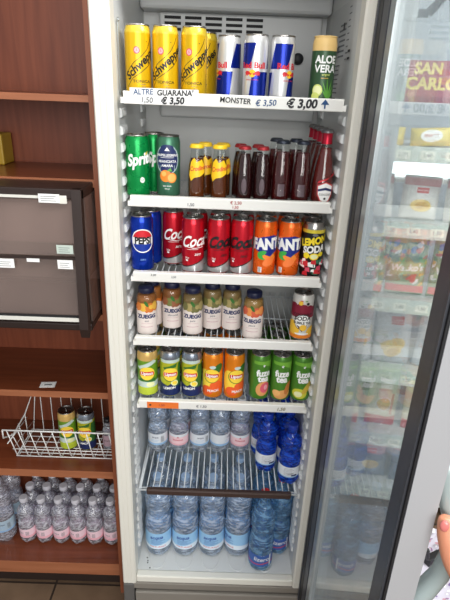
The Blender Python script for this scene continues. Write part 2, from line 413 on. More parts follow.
SH = [1.643, 1.420, 1.233, 1.054, .858]
SX = [(-.2425, .2435), (-.236, .2405), (-.2355, .2355), (-.2365, .2330), (-.2330, .2360)]
def wire_grid(b, x0, x1, y0, y1, z, m, step=.0165, r=.0014):
    n = int((x1-x0)/step)
    for i in range(n+1): x = x0+(x1-x0)*i/n; b.tube([(x, y0, z), (x, y1, z), (x, y1+.002, z+.012)], r, m, 5)
    for y in (y0+.004, (y0+y1)/2, y1-.002): b.tube([(x0, y, z-.0032), (x1, y, z-.0032)], .0022, m, 6)
    for x in (x0, x1): b.tube([(x, y0, z-.003), (x, y1, z-.003)], .0024, m, 6)
for i, z in enumerate(SH):
    x0, x1 = SX[i]; b = B(); wire_grid(b, x0+.002, x1-.002, .047, .395, z+.0075, WIRE)
    sh = b.build('wire_shelf', fridge)
    b = B(); x0c, x1c = x0+.006, x1-.006
    b.prism([(.037, z+.0005), (.0355, z+.002), (.0335, z+.024), (.0345, z+.0265), (.047, z+.0265), (.047, z+.0235), (.0385, z+.0235), (.0385, z+.0035), (.050, z+.0035), (.050, z)], 'x', x0c, x1c, LIP)
    for x, s_ in ((x0, 1), (x1, -1)): b.prism([(.034, z+.002), (.034, z+.014), (.06, z+.014), (.06, z+.002)], 'x', x, x+s_*.007, LIP)
    lip = b.build('shelf_lip', sh)
    def tagobj(name, f, label=None, z=z, sh=sh):
        d = D(); b = B(); f(d); d.put(b, lambda u, v, L: (u, .0347-.0625*v-.00006*L-.0005+(.0012 if v < .003 else 0), z+v), False); o = b.build(name, sh)
        if label: o['label'] = label
    if i == 0:
        tagobj('price_tag', lambda d: (d.rect(-.222, -.075, .0015, .0335, PAPER), d.text("ALTRE", -.193, .0252, .0155, INKB, 2, .1, .95), d.text("GUARANA'", -.125, .0252, .0155, INK, 1, .1, 1.0, .03), d.text("1,50", -.186, .0095, .0155, INKG, -2, .1), d.text("€ 3,50", -.130, .0095, .0185, INK, 2, .15, 1, .04)), 'white tag with handwriting')
        tagobj('handwritten_price', lambda d: (d.text("MONSTER", .004, .015, .0155, INK, -2, .05, .95, .02), d.text("€ 3,50", .070, .0125, .017, INKB, 3, .15, 1, .015)))
        tagobj('handwritten_price', lambda d: (d.text("€ 3,00", .148, .0135, .0245, INK, 1, .12, 1, .04), d.line([(.197, .006), (.197, .020)], .0035, INKB), d.poly([(.188, .014), (.197, .025), (.206, .014)], INKB)))
    elif i == 1:
        tagobj('handwritten_price', lambda d: d.text("1,50", -.09, .010, .010, INKG)); tagobj('handwritten_price', lambda d: (d.text("€ 2,50", .015, .018, .010, INKR, 1), d.text("1,50", .014, .0075, .009, INKR)))
    elif i == 2: tagobj('handwritten_price', lambda d: d.text("3,00", -.18, .02, .008, INKG)); tagobj('handwritten_price', lambda d: d.text("2,50", -.13, .016, .007, INKG))
    elif i == 4:
        tagobj('price_tag', lambda d: (d.rect(-.205, -.118, .002, .0235, ORANGETAG), d.ell(-.196, .013, .003, .003, INK), d.text("1,50", -.165, .013, .010, INKR)), 'bright orange price tag')
        tagobj('handwritten_price', lambda d: d.text("€ 1,50", -.055, .013, .011, INKG)); tagobj('handwritten_price', lambda d: d.text("1,50", .165, .013, .014, mat('olive_ink', S(120, 110, 70), .6), 2, .2))
# slide-out lowest shelf with brown front bar
z = .567; b = B(); wire_grid(b, -.232, .232, .036, .42, z+.0055, WIRE, .0185, .0017)
for sx in (-1, 1): b.tube([(sx*.235, .03, z), (sx*.238, .2, z+.004), (sx*.24, .42, z+.004)], .003, WIRE, 6)
b.tube([(-.238, .031, z+.002), (.238, .031, z+.002)], .0028, WIRE, 6)
sh = b.build('wire_shelf', fridge)
b = B(); b.box(-.212, .218, .018, .034, z-.006, z+.014, BROWNBAR, .004); q = b.build('shelf_bar', sh); q['label'] = 'dark brown front bar of the lowest wire shelf'

# ------------------------------------------------------------------ the open door
DA = math.radians(-2.2)          # opened a little less than square
HG = Vector((.2735, -.002, 0)); ds = Vector((math.sin(DA), -math.cos(DA), 0)); dn = Vector((math.cos(DA), math.sin(DA), 0))
def DP(s, n, z): return HG+ds*s+dn*n+Vector((0, 0, z))
def dbox(b, s0, s1, n0, n1, z0, z1, m):
    v = [b.bm.verts.new(DP(s, n, z)) for s in (s0, s1) for n in (n0, n1) for z in (z0, z1)]
    for a in ((0, 1, 3, 2), (4, 6, 7, 5), (0, 4, 5, 1), (2, 3, 7, 6), (0, 2, 6, 4), (1, 5, 7, 3)): b.face([v[i] for i in a], m)
ZD0, ZD1 = .18, 2.04
FRM = mat('door_frame_silver', S(176, 180, 182), .35, .3); ENDC = mat('door_end_grey', S(166, 167, 170), .45)
b = B()
dbox(b, .06, .135, .004, .04, ZD0, ZD1, FRM); dbox(b, .10, .137, .0005, .004, ZD0, ZD1, SILV); dbox(b, .552, .602, .004, .04, ZD0, ZD1, ENDC)
dbox(b, .135, .552, .004, .04, ZD0, ZD0+.06, FRM); dbox(b, .135, .552, .004, .04, ZD1-.06, ZD1, FRM)
dbox(b, .6, .604, .001, .042, ZD0, ZD1, ENDC)
door = b.build('door', fridge)
b = B()
dbox(b, -.002, .05, -.002, .02, ZD0, ZD1, BLACK); dbox(b, .05, .095, -.001, .01, ZD0, ZD1, DGREY); dbox(b, .012, .02, -.0045, 0, ZD0, ZD1, DGREY)
dbox(b, .553, .587, -.003, .004, ZD0, ZD1, DGREY); dbox(b, .587, .592, -.001, .004, ZD0, ZD1, BLACK); dbox(b, .592, .597, -.005, .004, ZD0, ZD1, DGREY); dbox(b, .597, .6022, -.002, .004, ZD0, ZD1, BLACK)
dbox(b, .547, .553, -.001, .004, ZD0+.06, ZD1-.06, BLACK); dbox(b, .095, .552, -.001, .004, ZD0, ZD0+.05, DGREY); dbox(b, .095, .552, -.001, .004, ZD1-.05, ZD1, DGREY)
b.build('gasket', door)
DGL = thin('door_glass', (.965, .985, .985, 1), .012, haze=.23, hcol=S(214, 226, 234), hscale=4)  # slight fogging, with the haze raised to imitate a whitish veil of light
DGL2 = thin('door_glass_outer', (.965, .985, .985, 1), .012)
for nn, mm in ((.008, DGL), (.011, DGL2), (.03, DGL2), (.033, DGL2)):
    if nn in (.008, .03):
        b = B(); z0, z1 = ZD0+.055, ZD1-.055
        for q in ((nn, mm), (nn+.003, DGL2)): b.quad([DP(.134, q[0], z0), DP(.553, q[0], z0), DP(.553, q[0], z1), DP(.134, q[0], z1)], q[1])
        b.build('glass_pane', door)
# handle: pale translucent bow on the outer face
HND = mat('handle_pale', S(160, 174, 174), .25, coat=.4)
b = B(); P0 = [(.588, .040, 1.245), (.590, .046, 1.225), (.590, .054, 1.19), (.590, .070, 1.14), (.588, .084, 1.08), (.586, .080, 1.03), (.585, .062, .985), (.585, .040, .955)]
b.tube([DP(*p) for p in P0], [.013, .0125, .012, .012, .013, .0145, .0165, .018], HND, 14); b.build('handle', door)

# ================================================================== CANS
def shade_profile(H, r, neck):
    return [(0, .002), (r*.72, .0), (r*.80, .0015), (r*.97, .008), (r, .012), (r, H-.016), (r*.985, H-.013), (neck+.0004, H-.004), (neck, H-.003)]
def make_can(cat, body, deco, H=.1455, r=.0282, neck=.0246, bot=None, top=None, lid=ALUD, rim=None, bands=None):
    root = thing('drink_can', 'can', 'can')
    b = B(); P = shade_profile(H, r, neck); ms = [ALU, ALU, bot or ALU, bot or body] + [body] + [top or body]*3
    if bands:   # list of (z, material above)
        P2 = P[:5]; ms = [ALU, ALU, bot or ALU, bot or body]
        zs = [(z_, m_) for z_, m_ in bands]
        cur = body
        for z_, m_ in zs: P2.append((r, z_)); ms.append(cur); cur = m_
        P2 += P[5:]; ms += [cur, top or cur, top or cur, top or cur]; P = P2
    b.lathe(P, body, 36, bands=ms, caps=(False, False))
    d = D(); deco(d, r, H); d.clip(-math.pi*r+.0002, math.pi*r-.0002, .010, H-.0165); d.wrap(b, r); b.build('can_body', root)
    b = B(); n = neck; b.lathe([(n-.0002, H-.004), (n+.0012, H-.0028), (n+.0012, H-.0008), (n+.0002, H), (n-.0012, H-.0008), (n-.0022, H-.0055), (n-.006, H-.0058), (n-.007, H-.0048), (0, H-.0048)], lid, 28, caps=(False, False))
    l = b.build('lid', root)
    b = B(); hz = H-.0040
    o = [(.0065*math.cos(a), .008+.009*math.sin(a)) for a in [2*math.pi*k/16 for k in range(16)]]; i_ = [(.0035*math.cos(a), .010+.0045*math.sin(a)) for a in [2*math.pi*k/16 for k in range(16)]]
    ov = [[b.bm.verts.new((p[0], p[1], hz+dz)) for p in o] for dz in (0, .0014)]; iv = [[b.bm.verts.new((p[0], p[1], hz+dz)) for p in i_] for dz in (0, .0014)]
    for k_ in range(16):
        j = (k_+1) % 16
        b.face([ov[1][k_], ov[1][j], iv[1][j], iv[1][k_]], ALU); b.face([ov[0][k_], ov[0][j], ov[1][j], ov[1][k_]], ALU); b.face([iv[0][j], iv[0][k_], iv[1][k_], iv[1][j]], ALU)
    b.build('pull_tab', l)
    return root
def paint(n, c=(.5, .5, .5, 1), rough=.28, metal=.55): return mat('can_paint_'+n, c, rough, metal)
WT = mat('print_white', S(240, 240, 238), .35); BK = mat('print_black', S(22, 22, 24), .35)

YEL = paint('yellow', S(222, 178, 18), .3, .35)
def deco_tonic(d, r, H):
    pk = mat('print_pink', S(214, 72, 96), .4)
    d.line([(-.034, .052), (-.018, .070), (.0, .084), (.012, .096), (.022, .112), (.026, .122)], .0012, BK)
    d.line([(-.034, .022), (-.020, .040), (.0, .053), (.018, .067), (.028, .080), (.036, .092)], .0012, BK)
    d.text('Schweppes', .004, .074, .0235, BK, 41, .12, .95, .03)
    d.ell(-.010, .095, .0068, .0072, pk); d.ell(-.010, .095, .005, .0054, mat('print_palepink', S(235, 170, 170), .4)); d.text('S', -.010, .095, .007, pk)
    d.text('TONICA', 0, .034, .0078, BK, 0, 0, 1.35, .01); d.rect(-.004, .008, .028, .0287, INKG); d.text('33 cl', .004, .023, .004, INKG)
    d.ell(.012, .112, .001, .001, BK)
    d.text('Schweppes', .088, .073, .0195, BK, 41, .12, 1.0, .02) if False else None
P_TON = make_can('tonic', YEL, deco_tonic, bands=[(.128, paint('pale_yellow', S(226, 196, 60), .3, .35))])
g = 'yellow tonic cans on the top shelf'
place(P_TON, (-.2115, .09, 1.655), 24, 'yellow drink can at the far left of the top shelf, beside the steel clip', g)
place(P_TON, (-.1516, .09, 1.655), 6, 'yellow drink can, second from the left on the top fridge shelf', g)
place(P_TON, (-.0894, .09, 1.655), 2, 'yellow drink can, third from the left on the top shelf, beside a half-hidden one', g)
place(P_TON, (-.070, .20, 1.655), -26, 'yellow drink can half hidden behind the third one, next to the blue and silver cans', g)

RBB = paint('royal_blue', S(20, 44, 150), .25, .6); RBS = paint('cool_silver', S(222, 222, 222), .3, .5)
def deco_bull(d, r, H):
    c = math.pi*r; red = mat('print_red', S(206, 34, 46), .4); yl = mat('print_yellow', S(246, 196, 40), .4); sl = .006
    # blue quadrants: two above the belt, two below, with slanted edges
    for k in (-2, -1, 0, 1):
        u0, u1 = k*c/2, (k+1)*c/2
        if k % 2: d.poly([(u0-sl, .069), (u1-sl, .069), (u1+sl, .118), (u0+sl, .118)], RBB)
        else: d.poly([(u0-sl, .012), (u1-sl, .012), (u1, .062), (u0, .062)], RBB)
    d.text('Red Bull', 0, .074, .0165, red, 0, 0, 1.05, .035)
    d.ell(0, .0585, .0078, .0078, yl)
    for q in (-1, 1):   # two charging bulls
        d.poly([(q*.0175, .060), (q*.014, .0635), (q*.008, .063), (q*.003, .0585), (q*.0015, .0605), (q*.001, .057), (q*.004, .055), (q*.008, .0565), (q*.011, .053), (q*.0125, .056), (q*.016, .053), (q*.016, .057)], red)
    d.text('ENERGY DRINK', 0, .046, .0035, red, 0, 0, 1.1)
P_RB = make_can('energy', RBS, deco_bull, H=.135, r=.0265, neck=.0235, bot=RBS)
g = 'blue and silver energy drink cans on the top shelf'
place(P_RB, (-.0135, .13, 1.655), -68, 'energy drink can with silver upper and blue lower half, left and set back', g)
place(P_RB, (.0455, .087, 1.655), -16, 'energy drink can, blue upper left and silver upper right, middle of three', g)
place(P_RB, (.1032, .087, 1.655), 36, 'energy drink can with blue top and silver lower left, nearest the round black knob', g)

def deco_aloe(d, r, H):
    gr = mat('print_leaf', S(94, 160, 60), .4); lg = mat('print_lime', S(214, 224, 120), .4); dk = mat('print_darkgreen', S(26, 62, 40), .4); gd = mat('print_gold', S(214, 168, 90), .4)
    d.text('ALOE', 0, .0905, .0205, WT, 0, 0, .95, .04); d.text('VERA', 0, .0725, .0205, WT, 0, 0, 1, .03); d.text('original', .002, .0615, .006, lg); d.rect(-.008, .008, .054, .0552, gd)
    for a, l in ((-38, .030), (-22, .040), (-6, .044), (12, .042), (28, .034), (48, .026)):
        a = math.radians(a); bx = .010; by = .014; w = .0032
        d.poly([(bx-w*math.cos(a), by+w*math.sin(a)), (bx+w*math.cos(a), by-w*math.sin(a)), (bx+l*math.sin(a), by+l*math.cos(a))], gr)
    d.ell(-.014, .030, .011, .0125, lg); d.ell(-.014, .030, .0085, .0095, mat('print_paleyellow', S(236, 238, 180), .4)); d.ell(-.018, .018, .009, .008, lg)
P_AL = make_can('aloe', paint('forest', S(52, 84, 54), .35, .2), deco_aloe, H=.137, r=.0262, neck=.0235, bands=[(.022, paint('forest')), (.108, paint('cream', S(226, 190, 122), .45, 0))], bot=paint('cream'), lid=paint('cream'))
a_ = place(P_AL, (.1935, .088, 1.655), 4, 'dark green can with cream top and white ALOE VERA lettering on the top shelf')

SPG = paint('green', S(0, 142, 68), .28, .5)
def deco_lime(d, r, H):
    d.text('Sprite', .011, .092, .036, WT, 9, .25, .80, .04)
    d.ell(.012, .045, .0055, .0065, WT); d.text('0,33', .012, .045, .005, SPG); d.poly([(.020, .104), (.028, .110), (.023, .101)], mat('print_yellow'))
P_SP = make_can('lime', SPG, deco_lime)
g = 'green lemon soda cans on the second shelf'
place(P_SP, (-.2195, .09, 1.432), 6, 'bright green can with white lettering at the left end of the second shelf', g)
place(P_SP, (-.1900, .150, 1.432), 20, 'bright green can mostly hidden behind the front green one', g)
SG = paint('sea_green', S(72, 124, 98), .3, .5)
def deco_orange(d, r, H):
    nv = mat('print_navy', S(28, 42, 92), .4); og = mat('print_orange', S(236, 132, 40), .4); lo = mat('print_lightorange', S(244, 178, 92), .4)
    d.ell(0, .092, .030, .034, mat('print_silver', S(170, 190, 190), .35)); d.ell(0, .092, .027, .032, nv); d.ell(0, .118, .016, .008, nv)
    d.poly([(-.006, .112), (.006, .112), (0, .120)], WT)
    d.text('SANPELLEGRINO', 0, .102, .0075, WT, 0, 0, 1, .02); d.rect(-.016, .016, .0965, .0972, WT)
    d.text('ARANCIATA', 0, .088, .008, WT, 0, 0, 1, .02); d.text('AMARA', 0, .0785, .008, WT, 0, 0, 1, .02)
    d.ell(-.004, .055, .014, .014, og); d.ell(.011, .051, .012, .012, og); d.ell(.011, .051, .0095, .0095, lo); d.ell(-.008, .06, .006, .006, lo)
    d.poly([(-.002, .066), (.008, .074), (.012, .066)], mat('print_leaf')); d.text('con succo', 0, .032, .005, WT); d.text('330 ml', 0, .025, .004, WT)
P_OR = make_can('orangeade', SG, deco_orange, lid=mat('foil_dark', S(120, 120, 118), .35, .9))
place(P_OR, (-.1485, .102, 1.432), 0, 'sea green can with navy badge and orange fruit, right of the bright green cans')

PBL = paint('cobalt', S(10, 54, 170), .22, .6)
def deco_globe(d, r, H):
    red = mat('print_red'); y = .084; R_ = .0300
    d.ell(0, y, R_, R_, WT, n=32); d.ell(0, y, R_*.9, R_*.9, red, n=32, a0=18, a1=162); d.ell(0, y, R_*.9, R_*.9, mat('print_cobalt', S(12, 50, 150), .35), n=32, a0=198, a1=342)
    d.text('PEPSI', .001, y, .0235, BK, 0, 0, .82, .05)
    d.text('ZERO', 0, .036, .0055, mat('print_paleblue', S(120, 160, 220), .4))
P_PE = make_can('cola', PBL, deco_globe)
g = 'blue cola cans on the third shelf'
place(P_PE, (-.2145, .09, 1.2455), 12, 'blue can with red white and blue globe at the left end of the third shelf', g)
place(P_PE, (-.2010, .1475, 1.2455), -50, 'blue can mostly hidden behind the front blue one on the third shelf', g)

RED = paint('red', S(206, 26, 44), .25, .55)
def deco_cola(script, bo=.025):
    def f(d, r, H):
        sv = mat('print_silverband', S(196, 196, 196), .3, .6); c = math.pi*r
        def cv(u, k): return .040+.012*math.sin((u-.012)/r*1.0)+k
        N = 28
        us = [-c+2*c*i/N for i in range(N+1)]
        for a, e in zip(us[:-1], us[1:]): d.poly([(a, .010), (e, .010), (e, cv(e, -.008)), (a, cv(a, -.008))], sv, 1)
        for a, e in zip(us[:-1], us[1:]): d.poly([(a, cv(a, -.008)), (e, cv(e, -.008)), (e, cv(e, -.005)), (a, cv(a, -.005))], BK, 2)
        d.n = 3
        for off in (0, c):
            d.text('Coca', .001+off, .087, .039, script, 5, .42, .78, bo); d.text('Cola', .052+off, .088, .035, script, 5, .42, .72, bo)
            d.line([(-.018+off, .0735), (.002+off, .0705), (.024+off, .0725)], .0016, script)
        d.text('zero', .010, .055, .0115, script, 0, .3, .8, .01); d.rect(-.018, .010, .067, .0678, script); d.text('33cl', -.018, .045, .006, WT); d.rect(-.021, -.015, .037, .041, WT)
    return f
P_CW = make_can('cola', RED, deco_cola(WT)); P_CB = make_can('cola', RED, deco_cola(BK, .045))
g = 'red cola cans on the third shelf'; z3 = 1.2455
place(P_CW, (-.142, .1495, z3), 14, 'white-script red cola can set back behind wire gap, left of the front row', g)
place(P_CW, (-.0869, .09, z3), 10, 'front red cola can with white script and silver base, nearest the wire gap', g)
place(P_CW, (-.0810, .1485, z3), -36, 'red cola can with white script hidden behind the white-script front can', g)
place(P_CB, (-.0227, .09, z3), 14, 'front red cola can with black script, left of the two black-script cans', g)
place(P_CB, (-.0200, .1490, z3), -30, 'red cola can hidden behind the left black-script can', g)
place(P_CB, (.0354, .09, z3), -8, 'front red cola can with black script, right beside the orange soda can', g)
place(P_CB, (.0390, .1490, z3), 40, 'red cola can hidden behind the right black-script can', g)
ORG = paint('orange', S(240, 104, 24), .28, .4)
def deco_fanta(d, r, H):
    nv = mat('print_navy2', S(24, 40, 132), .35); gn = mat('print_green', S(60, 170, 70), .4); og = mat('print_orange2', S(250, 140, 50), .4)
    d.ell(-.004, .060, .022, .012, gn, 12); d.ell(.006, .055, .018, .010, og, -10)
    d.poly([(-.034, .072), (-.01, .062), (.008, .056), (.016, .064), (.036, .070), (.034, .104), (.014, .110), (-.012, .106), (-.034, .098)], nv)
    d.text('FANTA', .006, .087, .037, WT, 3, 0, .82, .06)
    d.ell(-.014, .064, .012, .006, gn, 20); d.ell(.004, .042, .016, .010, mat('print_orangelight', S(250, 128, 60), .4), 30)
    d.rect(-.022, -.012, .014, .028, WT); d.rect(-.0205, -.0195, .015, .027, BK); d.rect(-.018, -.0168, .015, .027, BK); d.rect(-.0155, -.0148, .015, .027, BK)
P_FA = make_can('orange soda', ORG, deco_fanta); g = 'orange soda cans on the third shelf'
place(P_FA, (.0941, .09, z3), 10, 'front orange soda can on the third shelf, left one beside the red cola cans', g)
place(P_FA, (.0980, .149, z3), 50, 'orange soda can hidden behind the left orange one', g)
place(P_FA, (.1543, .09, z3), -10, 'front orange soda can with barcode, right one beside the black lemon soda can', g)
place(P_FA, (.1560, .149, z3), -60, 'orange soda can hidden behind the right orange one', g)
def deco_lemon(d, r, H):
    yl = mat('print_brightyellow', S(246, 220, 40), .4); gn = mat('print_teal', S(40, 120, 90), .4); rd = mat('print_red')
    d.text('Ge', .004, .115, .007, mat('print_paleblue')); d.ell(.004, .115, .007, .0035, INKG)
    d.text('LEMON', .002, .0985, .0245, yl, 12, .1, .85, .05); d.text('SODA', .005, .078, .024, WT, 8, .1, .9, .05)
    d.ell(-.014, .062, .008, .008, yl); d.ell(.006, .060, .012, .009, yl); d.ell(.006, .060, .009, .006, mat('print_paleyellow')); d.ell(.024, .066, .008, .006, yl)
    rnd = random.Random(3)
    for k in range(26):
        x = -.034+.068*rnd.random(); y = .014+.036*rnd.random(); s_ = .004+.004*rnd.random()
        d.poly([(x-s_, y-s_*.7), (x+s_, y-s_), (x+s_*.7, y+s_), (x-s_*.8, y+s_*.6)], (rd, WT, gn, mat('print_pink'))[k % 4])
P_LE = make_can('lemon soda', paint('black', S(26, 27, 30), .3, .3), deco_lemon, bands=[(.119, paint('lemonband', S(236, 214, 70), .3, .3)), (.1275, ALUD)]); g = 'black and yellow lemon soda cans on the third shelf'
place(P_LE, (.2130, .09, z3), -8, 'front black can with yellow band and lemon picture, right end of third shelf', g)
place(P_LE, (.2160, .1492, z3), 40, 'black and yellow can hidden behind the lemon picture can', g)

def deco_tropic(d, r, H):
    mr = mat('print_maroon', S(130, 24, 50), .4); yl = mat('print_mango', S(240, 190, 60), .4); br = mat('print_brown', S(92, 50, 30), .4); lf = mat('print_leaf'); og = mat('print_orange')
    rnd = random.Random(8)
    for k in range(22): a = rnd.uniform(-.05, .05); d.ell(a, .092+.008*rnd.random(), .011, .010, mr, rnd.random()*90)
    d.rect(-.088, .088, .070, .092, mr); d.ell(-.006, .118, .004, .003, mat('print_red')); d.ell(.006, .119, .004, .003, lf); d.ell(-.008, .111, .006, .006, yl); d.ell(.010, .110, .004, .004, BK)
    d.ell(-.028, .035, .022, .024, yl); d.ell(.030, .028, .018, .016, yl); d.rect(-.088, .088, .010, .020, og)
    d.ell(0, .058, .021, .022, BK); d.ell(0, .058, .0195, .0205, WT)
    d.text('COCONUT', 0, .079, .0095, BK, 0, 0, 1, .03); d.text('SODA', 0, .0675, .016, BK, 0, .1, 1, .03); d.text('BUBBLE TEA', 0, .055, .0095, BK, 0, 0, .9, .035)
    d.poly([(-.016, .050), (0, .030), (.016, .052), (0, .042)], br); d.ell(.003, .042, .009, .009, yl); d.ell(.0, .0235, .018, .003, WT)
P_CO = make_can('tropical', paint('pearl', S(220, 218, 212), .35, .2), deco_tropic, H=.135, r=.0278, neck=.0245)
place(P_CO, (.2060, .093, 1.0665), -4, 'white and maroon can with pineapple picture alone at the right of the fourth shelf')

def deco_tea(kind):
    def f(d, r, H):
        yl = mat('print_teayellow', S(250, 214, 70), .4); rd = mat('print_red'); lf = mat('print_leafdeep', S(52, 110, 44), .4); nv = mat('print_navy'); c = math.pi*r
        if kind == 'green':
            d.rect(-c, c, .010, .034, mat('print_limeband', S(190, 206, 60), .4)); d.rect(-c, c, .034, .052, mat('print_ice', S(196, 214, 206), .4)); d.poly([(-.03, .096), (.02, .120), (.03, .112), (-.02, .088)], mat('print_ice'))
            d.ell(.01, .043, .012, .008, mat('print_paleyellow')); d.poly([(-.026, .054), (.026, .050), (.024, .060), (-.02, .062)], lf)
        elif kind == 'lemon':
            d.poly([(-c, .010), (c, .010), (c, .05), (.014, .058), (-.008, .042), (-c, .066)], nv); d.poly([(.014, .04), (.024, .11), (c, .11), (c, .03)], lf); d.rect(-.03, .03, .1135, .123, mat('print_ice'))
            d.ell(.012, .050, .011, .009, mat('print_paleyellow'), -20); d.ell(.012, .050, .008, .006, yl, -20); d.text('LEMON', -.003, .034, .0105, WT, 4, 0, 1, .03)
            d.poly([(-.022, .098), (.020, .112), (.016, .100), (-.016, .092)], lf)
        else:
            d.ell(-.022, .060, .024, .035, yl); d.ell(.014, .044, .020, .017, mat('print_peach', S(236, 96, 40), .4)); d.ell(-.014, .030, .018, .015, mat('print_peach'))
            d.ell(.018, .100, .012, .018, lf, -40); d.ell(.002, .105, .009, .005, mat('print_ice')); d.text('PEACH', .004, .030, .0105, WT, 4, 0, 1, .03)
        d.ell(-.001, .077, .0232, .0215, lf); d.ell(0, .078, .0222, .0205, yl, n=28)
        d.poly([(-.019, .072), (.019, .072), (.0205, .0775), (.019, .084), (-.019, .084), (-.0205, .0775)], rd); d.text('Lipton', 0, .078, .0128, WT, 0, 0, 1, .04)
    return f
P_LG = make_can('ice tea', paint('teagreen', S(118, 168, 50), .3, .35), deco_tea('green'), bands=[(.117, paint('teagold', S(226, 186, 110), .3, .35))])
P_LL = make_can('ice tea', paint('tealemon', S(196, 200, 50), .3, .35), deco_tea('lemon'), bands=[(.120, paint('teaice', S(150, 158, 170), .25, .7))])
P_LP = make_can('ice tea', paint('teapeach', S(244, 140, 30), .3, .35), deco_tea('peach'))
z5 = .8705; g = 'iced tea cans with yellow logo disc'
place(P_LG, (-.2107, .096, z5), 4, 'lime green iced tea can at the left end, fifth shelf, above the orange tag', g)
place(P_LL, (-.1474, .096, z5), 8, 'yellow and navy lemon iced tea can, left one, next to the lime green can', g)
place(P_LL, (-.0869, .096, z5), -6, 'yellow and navy lemon iced tea can, right one, next to the orange can', g)
place(P_LP, (-.0273, .096, z5), -4, 'orange peach iced tea can beside the lemon ones on the fifth shelf', g)
place(P_LP, (.0330, .096, z5), 14, 'orange peach iced tea can beside the empty gap on the fifth shelf', g)
def deco_fuze(kind):
    def f(d, r, H):
        pc = mat('print_peachsoft', S(226, 160, 96), .4); pk = mat('print_rose', S(220, 90, 110), .4); sf = mat('print_sagelight', S(150, 176, 110), .4)
        d.poly([(-.03, .120), (.0, .118), (.02, .110), (.03, .09), (.03, .13), (-.03, .13)], mat('print_greenlite', S(120, 180, 60), .4))
        d.text('*', .0, .112, .016, WT, 0, 0, 1, .02)
        d.text('fuze', 0, .091, .0275, WT, 0, 0, .9, .045); d.text('tea', 0, .0735, .0275, WT, 0, 0, .9, .045)
        if kind == 0: d.ell(.0, .042, .020, .024, pc, -20); d.ell(.006, .045, .014, .017, pk, -20); d.ell(.008, .046, .006, .008, mat('print_roselight', S(236, 160, 170), .4))
        elif kind == 1: d.ell(.004, .026, .026, .014, pc, 10); d.ell(.020, .046, .009, .022, mat('print_terra', S(200, 120, 60), .4), -20); d.ell(-.014, .030, .012, .01, mat('print_peach2', S(236, 180, 110), .4))
        else:
            yl = mat('print_limeyellow', S(206, 206, 60), .4); d.ell(-.008, .030, .022, .016, yl, -10); d.ell(.016, .050, .010, .026, mat('print_gold2', S(206, 176, 60), .4), -38); d.ell(-.012, .028, .012, .009, mat('print_paleyellow'))
    return f
FZ = paint('fuzegreen', S(82, 140, 48), .3, .3)
FZP = [make_can('green tea', FZ, deco_fuze(k), bands=[(.018, FZ)]) for k in range(3)]; g = 'green tea cans with white lettering'
place(FZP[0], (.1056, .096, z5), 18, 'green tea can with pink peach picture, just right of the gap', g)
place(FZP[1], (.1645, .096, z5), 2, 'green tea can with orange flower picture, middle of the three green ones', g)
place(FZP[2], (.2222, .096, z5), 6, 'green tea can with yellow-green leaf picture at the right end of the fifth shelf', g)

g5 = 'tea cans in the rear rows of the fifth shelf'
cols = [(-.2107, P_LG, 'left end'), (-.1474, P_LL, 'left lemon can'), (-.0869, P_LL, 'right lemon can'), (-.0273, P_LP, 'left orange can'), (.0330, P_LP, 'right orange can'), (.1056, FZP[0], 'left green tea can'), (.1645, FZP[1], 'middle green tea can'), (.2215, FZP[2], 'right end')]
for x, p_, w_ in cols:
    for j, rn in ((1, 'second'), (2, 'third'), (3, 'fourth')): place(p_, (x, .096+.0595*j, z5), 70*j, 'tea can, %s row back on the fifth shelf, behind the %s' % (rn, w_), g5)

# ================================================================== GLASS BOTTLES
def smooth_prof(pts, n=4):
    """Catmull-Rom through (r,z)"""
    out = []
    for i in range(len(pts)-1):
        p0 = pts[max(i-1, 0)]; p1 = pts[i]; p2 = pts[i+1]; p3 = pts[min(i+2, len(pts)-1)]
        for k in range(n):
            t = k/n; f = lambda a, b_, c, d_: .5*(2*b_+(c-a)*t+(2*a-5*b_+4*c-d_)*t*t+(3*b_-a-3*c+d_)*t**3)
            out.append((max(0, f(p0[0], p1[0], p2[0], p3[0])), f(p0[1], p1[1], p2[1], p3[1])))
    return out+[pts[-1]]
def rad_at(prof):
    def f(z):
        for (r0, z0), (r1, z1) in zip(prof[:-1], prof[1:]):
            if z0 <= z <= z1 and z1 > z0: return r0+(r1-r0)*(z-z0)/(z1-z0)
        return prof[-1][0]
    return f
def crown_cap(b, r, z, h, m, m2=None):
    n = 42; r0 = []; prof = [(r*1.0, z), (r*1.02, z+h*.25), (r*.93, z+h*.75), (r*.8, z+h), (0, z+h*1.05)]
    for i, (q, zz) in enumerate(prof[:-1]):
        r0.append([b.bm.verts.new(((q+(.0007 if (k % 2 and i < 2) else 0))*math.cos(2*math.pi*k/n), (q+(.0007 if (k % 2 and i < 2) else 0))*math.sin(2*math.pi*k/n), zz)) for k in range(n)])
    for a, c in zip(r0[:-1], r0[1:]):
        for k in range(n): b.face([a[k], a[(k+1) % n], c[(k+1) % n], c[k]], m, True)
    b.face(r0[-1], m)
CLG = thin('clear_glass', (.93, .95, .94, 1), .03)
